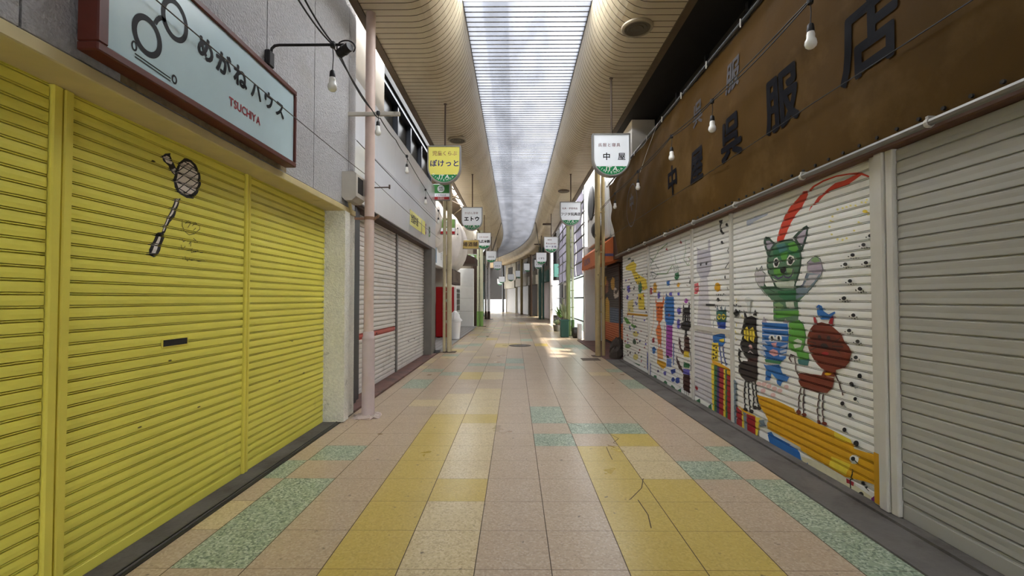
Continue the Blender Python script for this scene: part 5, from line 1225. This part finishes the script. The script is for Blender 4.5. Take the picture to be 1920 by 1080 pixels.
for k in range(4): mb.box(c.x - .18, c.x + .16, c.y - .3 + k * .14, c.y - .24 + k * .14, .046, .052)
tag(mb.build('drain_grate', M['dark_steel']), 'dark slotted grate in the recess beside the steel pillar', 'drain cover')

# ---- orange awning shop
wo = MB()
wo.box(3.1, 6, 10.62, 15.6, 0, 5.7, 0); wo.box(2.56, 3.1, 10.55, 10.75, 0, 2.46, 1)
wo.bbox(2.45, 3.3, 12.7, 15.4, 3.12, 5.6, .02, 2); wo.box(2.58, 3.2, 10.75, 12.7, 2.46, 4.2, 1)
wo.bbox(2.35, 3.1, 15.35, 15.62, 0, 3.2, .01, 2)
struct(wo, 'wall_right_3', [M['dark_wall'], M['dark_wood'], M['panel_white']])
so = MB(); so.box(2.12, 3.1, 10.75, 15.6, -.02, .02); struct(so, 'trim_7', M['red_brick_sill'])
t, Lo = rolling_shutter(3.0, -1, 11.0, 12.95, .02, 2.45, .07, 'round', M['dark_mural'], 'dark shutter with orange foot and painted white swan beside the mural row')
pt = Paint(3.0, -1, 11.0, 12.95, Lo); pt2 = None
t2, Lo2 = rolling_shutter(3.0, -1, 13.05, 15.3, .02, 2.45, .07, 'round', M['dark_mural'], 'dark shutter with an orange foot and yellow figures behind the tan double pole')
pt2 = Paint(3.0, -1, 13.05, 15.3, Lo2)
OSH = M['orange_shutter']; SWN = mat('swan_white', (206, 200, 192), .6); OBL = mat('slate_blue_paint', (92, 110, 136), .6, var=.2); GLD = mat('gold_paint', (202, 164, 74), .6); FIG = mat('skin_paint', (150, 104, 88), .6)
class F3(Frame):
    def pt(s, p): q = onX(s.x0 + p[0] / s.k, s.y0 + p[1] / s.k, 3.0); return (q.y, q.z)
    def P(s, pts, m):
        yz = [s.pt(p) for p in pts]; pt.poly(yz, m); pt2.poly(yz, m)
h = F3(1110, 460, 4.154)
for p_ in (pt, pt2): p_.poly([(11, .1), (15.3, .1), (15.3, .78), (11, .78)], OSH)
h.P([(138, 480), (240, 500), (240, 610), (138, 600)], OBL)
for pts in ([(145, 280), (160, 245), (175, 260), (176, 340), (160, 350), (148, 330)], [(105, 420), (120, 400), (135, 440), (138, 600), (104, 590)]): h.P(pts, GLD)
h.P([(170, 340), (178, 328), (192, 335), (188, 352), (178, 350), (174, 372), (190, 380), (215, 330), (222, 240), (228, 330), (222, 375), (200, 405), (178, 415), (168, 390)], SWN)
h.P([(104, 280), (118, 265), (128, 290), (126, 360), (104, 380)], FIG); h.P([(96, 250), (112, 240), (112, 300), (96, 320)], GLD)
pt.build(t, 'painted_swan'); pt2.build(t2, 'painted_figures')
mb = MB(); mb.bbox(2.96, 3.02, 12.95, 13.05, .02, 2.45, .006); tag(mb.build('shutter_post', M['dark_wood']), 'dark brown guide post between the two dark painted shutters', 'post')
t = thing('shop_awning', (2.6, 13.4, 2.4), 'orange shop awning with blue lettering behind the tan double pole', 'awning')
mb = MB(); prof = [(2.95, 3.1), (2.62, 3.1), (2.22, 2.78), (2.2, 2.36)]
mb.prism([(p[0], p[1]) for p in prof] + [(2.26, 2.36), (2.95, 2.5)], (0, 11.95, 0), UX, UZ, UY * 3.1); mb.build('canopy', M['orange'], t)
mb = MB(); mb.text('EUROPA', .27, (2.194, 13.9, 2.56), -UY, UZ, 0, bold=.02, spacing=1.1); mb.box(2.27, 2.9, 11.944, 11.949, 2.55, 2.62, 0); mb.build('lettering', mat('slate_lettering', (96, 84, 118), .6), t)
mb = MB(); rn = random.Random(4)
for k in range(16): y = 11.98 + k * .19; mb.add([(2.2, y, 2.37), (2.2, y + .17, 2.37), (2.2, y + .085 + rn.uniform(-.04, .04), 2.28 + rn.uniform(-.03, .02))], [(0, 1, 2)])
mb.build('ragged_valance', M['orange'], t)
t = thing('round_sign', (2.42, 13.7, 3.7), 'black round disc sign on the white wall behind the tan double pole', 'sign')
c = onX(1109, 381, 2.44); mb = MB(); mb.lathe((2.45, c.y, c.z), [(.55, 0), (.55, -.03), (.52, -.04), (.0, -.045)], axis='x', n=36); mb.build('disc', M['black_metal'], t)
c = onY(1112, 428, 12.6); t = thing('dome_lamp', (c.x + .2, 12.75, c.z), 'black dome lamp below the round disc sign', 'lamp')
mb = MB(); mb.lathe((2.448, 12.98, c.z), [(.3, 0), (.29, -.08), (.25, -.16), (.17, -.23), (.08, -.265), (.01, -.27)], axis='x', n=24); mb.build('dome', M['black_metal'], t, True)
mb = MB(); n_, m_ = 8, 14; vs = []
for j in range(m_ + 1):
    f = j / m_; z = 3.05 + 1.55 * (1 - f)
    for i in range(n_ + 1):
        u = i / n_; vs.append((2.28 + .2 * u + .1 * f * f, 11.75 + .5 * (1 - u) + .06 * math.sin(u * 9), z))
w = n_ + 1; mb.add(vs, [(j * w + i, j * w + i + 1, (j + 1) * w + i + 1, (j + 1) * w + i) for j in range(m_) for i in range(n_)])
o = mb.build('hanging_curtain', M['panel_white'], None, True); md = o.modifiers.new('cloth', 'SOLIDIFY'); md.thickness = .01; tag(o, 'pale curtain of canvas hanging between the ochre banner and the orange awning', 'curtain')
rn = random.Random(6)
def boulder(c, r, label, seed):
    rn = random.Random(seed); mb = MB(); vs = []; n = 12; m_ = 7
    for j in range(m_):
        a_ = -.45 + (math.pi / 2 + .4) * j / (m_ - 1)
        for k in range(n):
            b_ = 2 * math.pi * k / n; q = rn.uniform(.82, 1.12); vs.append((c[0] + r[0] * q * math.cos(a_) * math.cos(b_), c[1] + r[1] * q * math.cos(a_) * math.sin(b_), max(c[2], c[2] + r[2] * (.35 + .65 * math.sin(a_)) * rn.uniform(.92, 1.08))))
    mb.add(vs, [(j * n + k, j * n + (k + 1) % n, (j + 1) * n + (k + 1) % n, (j + 1) * n + k) for j in range(m_ - 1) for k in range(n)] + [tuple(range(n)), tuple(range((m_ - 1) * n, m_ * n))])
    return tag(mb.build('boulder', M['stone']), label, 'stone')
boulder((2.52, 11.2, .02), (.2, .2, .46), 'dark rough boulder at the end of the mural shutters, upper one of two', 3)
boulder((2.38, 10.8, .012), (.15, .12, .28), 'lower dark boulder in front of the taller one', 9)

# ---- scaffold with lilac sheets
SX_ = 2.42
t = thing('scaffold', (SX_, 20, 0), 'pipe scaffold hung with lilac sheets behind the olive green pole', 'scaffold')
for y in (16.35, 18.2, 20.0, 21.8, 23.6, 25.4):
    mb = MB(); mb.tube([(SX_ + .05, y, 0), (SX_ + .05, y, 6.2)], .026, 8); mb.build('upright', M['dark_steel'], t, True)
for z in (.62, 1.45, 2.2, 2.75, 3.2, 3.65, 4.05, 4.45, 4.85, 5.3):
    mb = MB(); mb.tube([(SX_ - .03, 15.75, z + .02), (SX_ - .03, 25.48, z)], .028, 8); mb.build('ledger', M['black_metal'], t, True)
def cloth(y, z): return .03 * math.sin(y * 3.3) + .02 * math.sin(y * 7.1 + z * 2) + .025 * math.sin(z * 4.2)
for a_, b_ in ((16.4, 18.2), (18.25, 20.0), (20.05, 21.8), (21.85, 23.6), (23.65, 25.4)):
    mb = MB(); mb.sheet((SX_ + .01, a_, 2.3), (0, b_ - a_, 0), (0, 0, 3.6), 14, 20, lambda u, v, a_=a_, b_=b_: (cloth(a_ + (b_ - a_) * u, 2.3 + 3.6 * v) + .02, 0, 0)); mb.build('lilac_sheet', M['lilac_sheet'], t, True)
for a_, b_ in ((16.4, 18.2), (18.25, 20.0), (20.05, 21.8)):
    mb = MB(); mb.sheet((SX_ + .03, a_, .25), (0, b_ - a_, 0), (0, 0, 2.1), 10, 12, lambda u, v: (.015 * math.sin(u * 12), 0, 0)); mb.build('clear_sheet', M['clear_sheet'], t, True)
# grey boards and the dark opening low on the scaffold
mb = MB(); mb.bbox(SX_ + .12, SX_ + .16, 21.9, 24.4, 0, 2.25, .01); mb.box(SX_ + .11, SX_ + .12, 22.4, 23.4, .9, 2.1, 1); tag(mb.build('hoarding_board', [M['grey_shutter'], M['dark_steel']]), 'grey board with a dark panel behind the potted plants', 'board')
# clear corrugated screen across the gap, facing the street mouth
t = thing('clear_screen', (2.9, 16.0, 0), 'pale green clear screen closing the gap beside the scaffold', 'screen')
for x0 in (2.54, 2.96):
    mb = MB(); mb.sheet((x0, 16.05, .1), (.4, 0, 0), (0, 0, 2.5), 16, 2, lambda u, v: (0, .012 * math.sin(u * 40), 0)); mb.build('sheet', M['clear_sheet'], t, True)
for x in (2.50, 2.94, 3.36):
    mb = MB(); mb.bbox(x, x + .035, 16.03, 16.08, 0, 2.7, .004); mb.build('frame_post', M['panel_white'], t)
mb = MB(); mb.tube([(2.5, 15.98, 1.02), (3.3, 16.0, 1.02)], .03, 8); mb.build('rail', M['dark_steel'], t, True)
# bright lot behind: a pale wall in daylight
lw = MB(); lw.box(8.0, 8.2, 15.0, 27, 0, 2.6, 0); struct(lw, 'wall_right_4', [M['panel_white']])
wb = MB(); wb.box(3.2, 9, 26.0, 26.3, 0, 7, 0); struct(wb, 'wall_right_5', [M['beige_wall']])
mb = MB(); mb.bbox(2.2, 2.34, 15.95, 16.2, 0, .58, .03); tag(mb.build('white_block', M['vend_white']), 'white plastic block standing before the clear screen', 'block')
mb = MB(); mb.lathe((2.22, 16.6, .2), [(.02, -.14), (.17, -.13), (.2, -.1), (.2, .1), (.17, .13), (.02, .14)], axis='x', n=20); tag(mb.build('spare_tyre', M['dark_gap']), 'black tyre leaning behind the olive green pole', 'tyre')
mb = MB()
for k in range(9):
    a_ = rn.uniform(0, 3); c = Vector((2.62 + rn.uniform(-.12, .25), 15.72 + rn.uniform(-.04, .06), .04)); d = Vector((math.cos(a_), math.sin(a_), .1)) * .25; mb.tube([c - d, c + d], .018, 5)
tag(mb.build('scrap_pile', M['dark_steel']), 'low heap of dark scrap rods before the clear screen', 'scrap', kind='stuff')

# ---- plants
def leaf_tuft(mb, c, n, ln, spread, seed, w=.05, mi=0):
    rn = random.Random(seed)
    for k in range(n):
        a_ = rn.uniform(0, 2 * math.pi); l = ln * rn.uniform(.6, 1.1); up = rn.uniform(.5, 1.2) * spread[1]; out = rn.uniform(.3, 1.) * spread[0]
        d = Vector((math.cos(a_), math.sin(a_), 0)); sd = Vector((-d.y, d.x, 0)); p = Vector(c); prev = None; m_ = 5; vs = []
        for i in range(m_ + 1):
            f = i / m_; q = p + d * out * l * f + UZ * (up * l * f - .55 * l * out * f * f); ww = w * math.sin(math.pi * min(.98, f * .9 + .08)); vs += [q - sd * ww, q + sd * ww]
        mb.add(vs, [(2 * i, 2 * i + 1, 2 * i + 3, 2 * i + 2) for i in range(m_)], mi)
def pot_plant(px, py, label, pot, ph, pr, leaf, n, ln, spread, seed, stem=0., w=.05):
    c = onZ(px, py, 0); t = thing('potted_plant', (c.x, c.y, 0), label, 'plant', 'plants by the white pole')
    mb = MB(); mb.lathe((c.x, c.y, 0), [(pr * .72, 0), (pr * .76, .01), (pr, ph * .9), (pr * 1.08, ph * .9), (pr * 1.08, ph), (pr * .9, ph), (pr * .85, ph * .92)], n=18); mb.build('pot', pot, t, True)
    if stem: mb = MB(); mb.tube([(c.x, c.y, ph * .9), (c.x + .02, c.y, ph + stem * .5), (c.x, c.y, ph + stem)], .02, 6); mb.build('stem', M['dark_wood'], t, True)
    mb = MB(); leaf_tuft(mb, (c.x, c.y, ph + stem * .9), n, ln, spread, seed, w); mb.build('leaves', leaf, t)
pot_plant(1051, 620, 'bright green potted palm in a terracotta pot by the white pole', M['terracotta'], .42, .16, M['leaf'], 46, .75, (.75, .95), 2, .15)
pot_plant(1044, 621, 'low pale leafy plant in a grey pot left of the bright green palm', M['steel'], .28, .17, M['leaf_pale'], 40, .42, (.9, .8), 4)
pot_plant(1059, 628, 'tall pale leafed plant in a dark pot between the palm and the green planter', M['dark_wood'], .3, .15, M['leaf_pale'], 44, .7, (.5, 1.1), 7, .35, .04)
c = onZ(1058, 632, 0); t = thing('planter_box', (c.x, c.y, 0), 'dark green plastic planter box at the foot of the olive pole', 'planter')
mb = MB(); mb.bbox(c.x - .14, c.x + .16, c.y - .12, c.y + .3, 0, .62, .015); mb.bbox(c.x - .16, c.x + .18, c.y - .14, c.y + .32, .6, .66, .01); mb.build('box', M['green_plastic'], t)
mb = MB(); mb.box(c.x - .13, c.x + .15, c.y - .1, c.y + .28, .655, .668); mb.build('soil', M['dark_wood'], t)
t = thing('garden_bush', (3.3, 17.0, 0), 'tall yellow green grass clump behind the clear screen', 'plant')
mb = MB(); leaf_tuft(mb, (3.05, 16.6, 0), 60, 1.5, (.35, 1.), 12, .03); leaf_tuft(mb, (3.4, 17.2, 0), 60, 1.6, (.4, 1.), 13, .03); mb.build('blades', mat('fresh_grass', (150, 186, 84), .5, var=.2), t)
# white notice board on the white pole
a_, b_ = onY(1036, 526, 25.85), onY(1048, 591, 25.85)
t = thing('notice_board', ((a_.x + b_.x) / 2, 25.85, b_.z), 'white notice board fixed beside the white pole', 'sign')
mb = MB(); mb.bbox(a_.x, b_.x, 25.82, 25.88, b_.z, a_.z, .01); mb.build('panel', M['panel_white'], t)
for z in (a_.z - .3, b_.z + .3): mb = MB(); mb.bbox(2.0, a_.x + .2, 25.87, 25.93, z - .03, z + .03, .005); mb.build('bracket', M['steel'], t)
mb = MB()
for k, ch in enumerate('お食事処'): mb.text(ch, .24, ((a_.x + b_.x) / 2 + .03, 25.816, a_.z - .32 - k * .33), UX, UZ, 0)
mb.build('lettering', M['steel'], t)

# ================================================================ FAR FACADES ALONG THE BEND
def facade(side, s0, s1, lat, h, wall, label, low=2.6, shut='grey_shutter', band='panel_white', nwin=1, text=None, depth=3.5, lit=True):
    """a shop house; wall, fascia band, shutter bays and upper windows"""
    A0, A1 = bend(lat, s0, 0), bend(lat, s1, 0); U = (A1 - A0).normalized(); N = Vector((U.y, -U.x, 0)) * side   # N points to the street
    Wd = (A1 - A0).length; t = thing('shop_house', (A0 + A1) / 2, label, 'building', 'shop houses along the bend')
    def blk(mb, u0, u1, d0, d1, z0, z1, mi=0):
        vs = [A0 + U * u + N * d + UZ * z for z in (z0, z1) for d in (d0, d1) for u in (u0, u1)]
        mb.add(vs, [(0, 2, 3, 1), (4, 5, 7, 6), (0, 1, 5, 4), (2, 6, 7, 3), (0, 4, 6, 2), (1, 3, 7, 5)], mi)
    mb = MB(); blk(mb, 0, Wd, -depth, -.12, 0, h); blk(mb, 0, .18, -.12, 0, 0, low); blk(mb, Wd - .18, Wd, -.12, 0, 0, low); blk(mb, 0, Wd, -.12, 0, low + .75, h); mb.build('wall', M[wall], t)
    mb = MB(); blk(mb, 0, Wd, -.12, .14, low, low + .75); f_ = mb.build('fascia', M[band], t)
    if text:
        mb = MB(); c = A0 + U * Wd / 2 + N * .146 + UZ * (low + .38); mb.text(text, .42, c, U * (-side), UZ, 0, bold=.03); mb.build('lettering', M['dark_wood'], f_)
    nb = max(1, int(Wd / 2.2)); bw = (Wd - .36) / nb
    for k in range(nb):
        mb = MB(); z = .04
        while z < low - .02: blk(mb, .18 + k * bw + .03, .18 + (k + 1) * bw - .03, -.09, -.05, z, min(low, z + .075)); blk(mb, .18 + k * bw + .03, .18 + (k + 1) * bw - .03, -.1, -.065, z + .07, z + .085); z += .085
        mb.build('shutter', M[shut], t)
    for k in range(nwin):
        c = Wd * (k + .5) / nwin; w = min(.75, Wd / nwin * .36)
        mb = MB(); blk(mb, c - w, c + w, -.02, .05, low + 1.15, low + 2.15); wn_ = mb.build('window', M['window_frame'], t)
        mb = MB(); blk(mb, c - w + .06, c - .03, .045, .056, low + 1.21, low + 2.09); blk(mb, c + .03, c + w - .06, .045, .056, low + 1.21, low + 2.09); mb.build('pane', M['window_dark'], wn_)
    return t
# right side, near to far
facade(-1, 26.4, 30.3, 2.4, 5.9, 'dark_wall', 'dark shop house with a green balcony band just beyond the white pole', 2.7, 'dark_steel', 'green_plastic', 1)
facade(-1, 30.5, 34.4, 2.35, 5.9, 'aged_wall', 'shop house with lilac white doors behind the dark teal pole', 2.6, 'lilac_sleeve', 'teal_pole', 1)
facade(-1, 36.5, 40.0, 2.35, 5.9, 'aged_wall', 'pale shop house with brown shutters behind the brown pole', 2.6, 'dark_wood', 'aged_cream', 1)
facade(-1, 40.2, 44.8, 2.35, 5.9, 'aged_wall', 'tan shop house with a wide cream fascia and two dark marks at the bend', 2.6, 'aged_shutter', 'aged_cream', 2, '::')
facade(-1, 45.0, 48.6, 2.3, 5.9, 'aged_cream', 'grey shop house nearest the bright street end', 2.5, 'aged_shutter', 'aged_cream', 1)
lw = MB(); lw.box(5.2, 5.4, 34.0, 37, 0, 5, 0); struct(lw, 'wall_right_6', [M['panel_white']])
# left side beyond the brown column
facade(1, 24.4, 27.6, -2.25, 5.9, 'aged_wall', 'grey shop house beyond the green-footed pole', 2.6, 'steel', 'iron', 1, depth=.8)
facade(1, 27.8, 32.0, -2.2, 5.9, 'dark_wall', 'dark shop house on the left beyond the grey one', 2.6, 'aged_shutter', 'dark_wood', 1, depth=.8)
facade(1, 32.2, 38.0, -2.2, 5.9, 'aged_wall', 'pale shop house on the left behind the teal pole', 2.6, 'steel', 'teal_pole', 1, depth=.8)
facade(1, 38.2, 46.0, -2.2, 5.9, 'dark_wall', 'last shop house on the inner side of the bend', 2.6, 'steel', 'dark_wood', 1, depth=.8)
# far end: a pale wall standing in daylight across the street
ew = MB(); ew.box(-14, 3, 57, 57.3, 0, 3.2, 0); ew.box(-9, 3, 52.6, 52.8, 1.35, 5.7, 1); struct(ew, 'wall_back', [M['panel_white'], M['dark_wall']])  # dark panel colour stands in for the shade above the pale wall
# eaves added along the bend to keep sky light off the far houses
ev = MB()
for a_, b_ in ((2.17, 3.2), (-3.2, -1.98)):
    q = 26.4
    while q < 48.5:
        vs = [bend(l, r_, z) for r_ in (q, q + 2) for l in (a_, b_) for z in (5.26, 5.34)]
        ev.add(vs, [(0, 1, 3, 2), (4, 6, 7, 5), (0, 4, 5, 1), (2, 3, 7, 6), (0, 2, 6, 4), (1, 5, 7, 3)]); q += 2
struct(ev, 'roof_light_block', M['dark_wall'])
bpy.data.objects.remove(_fo)
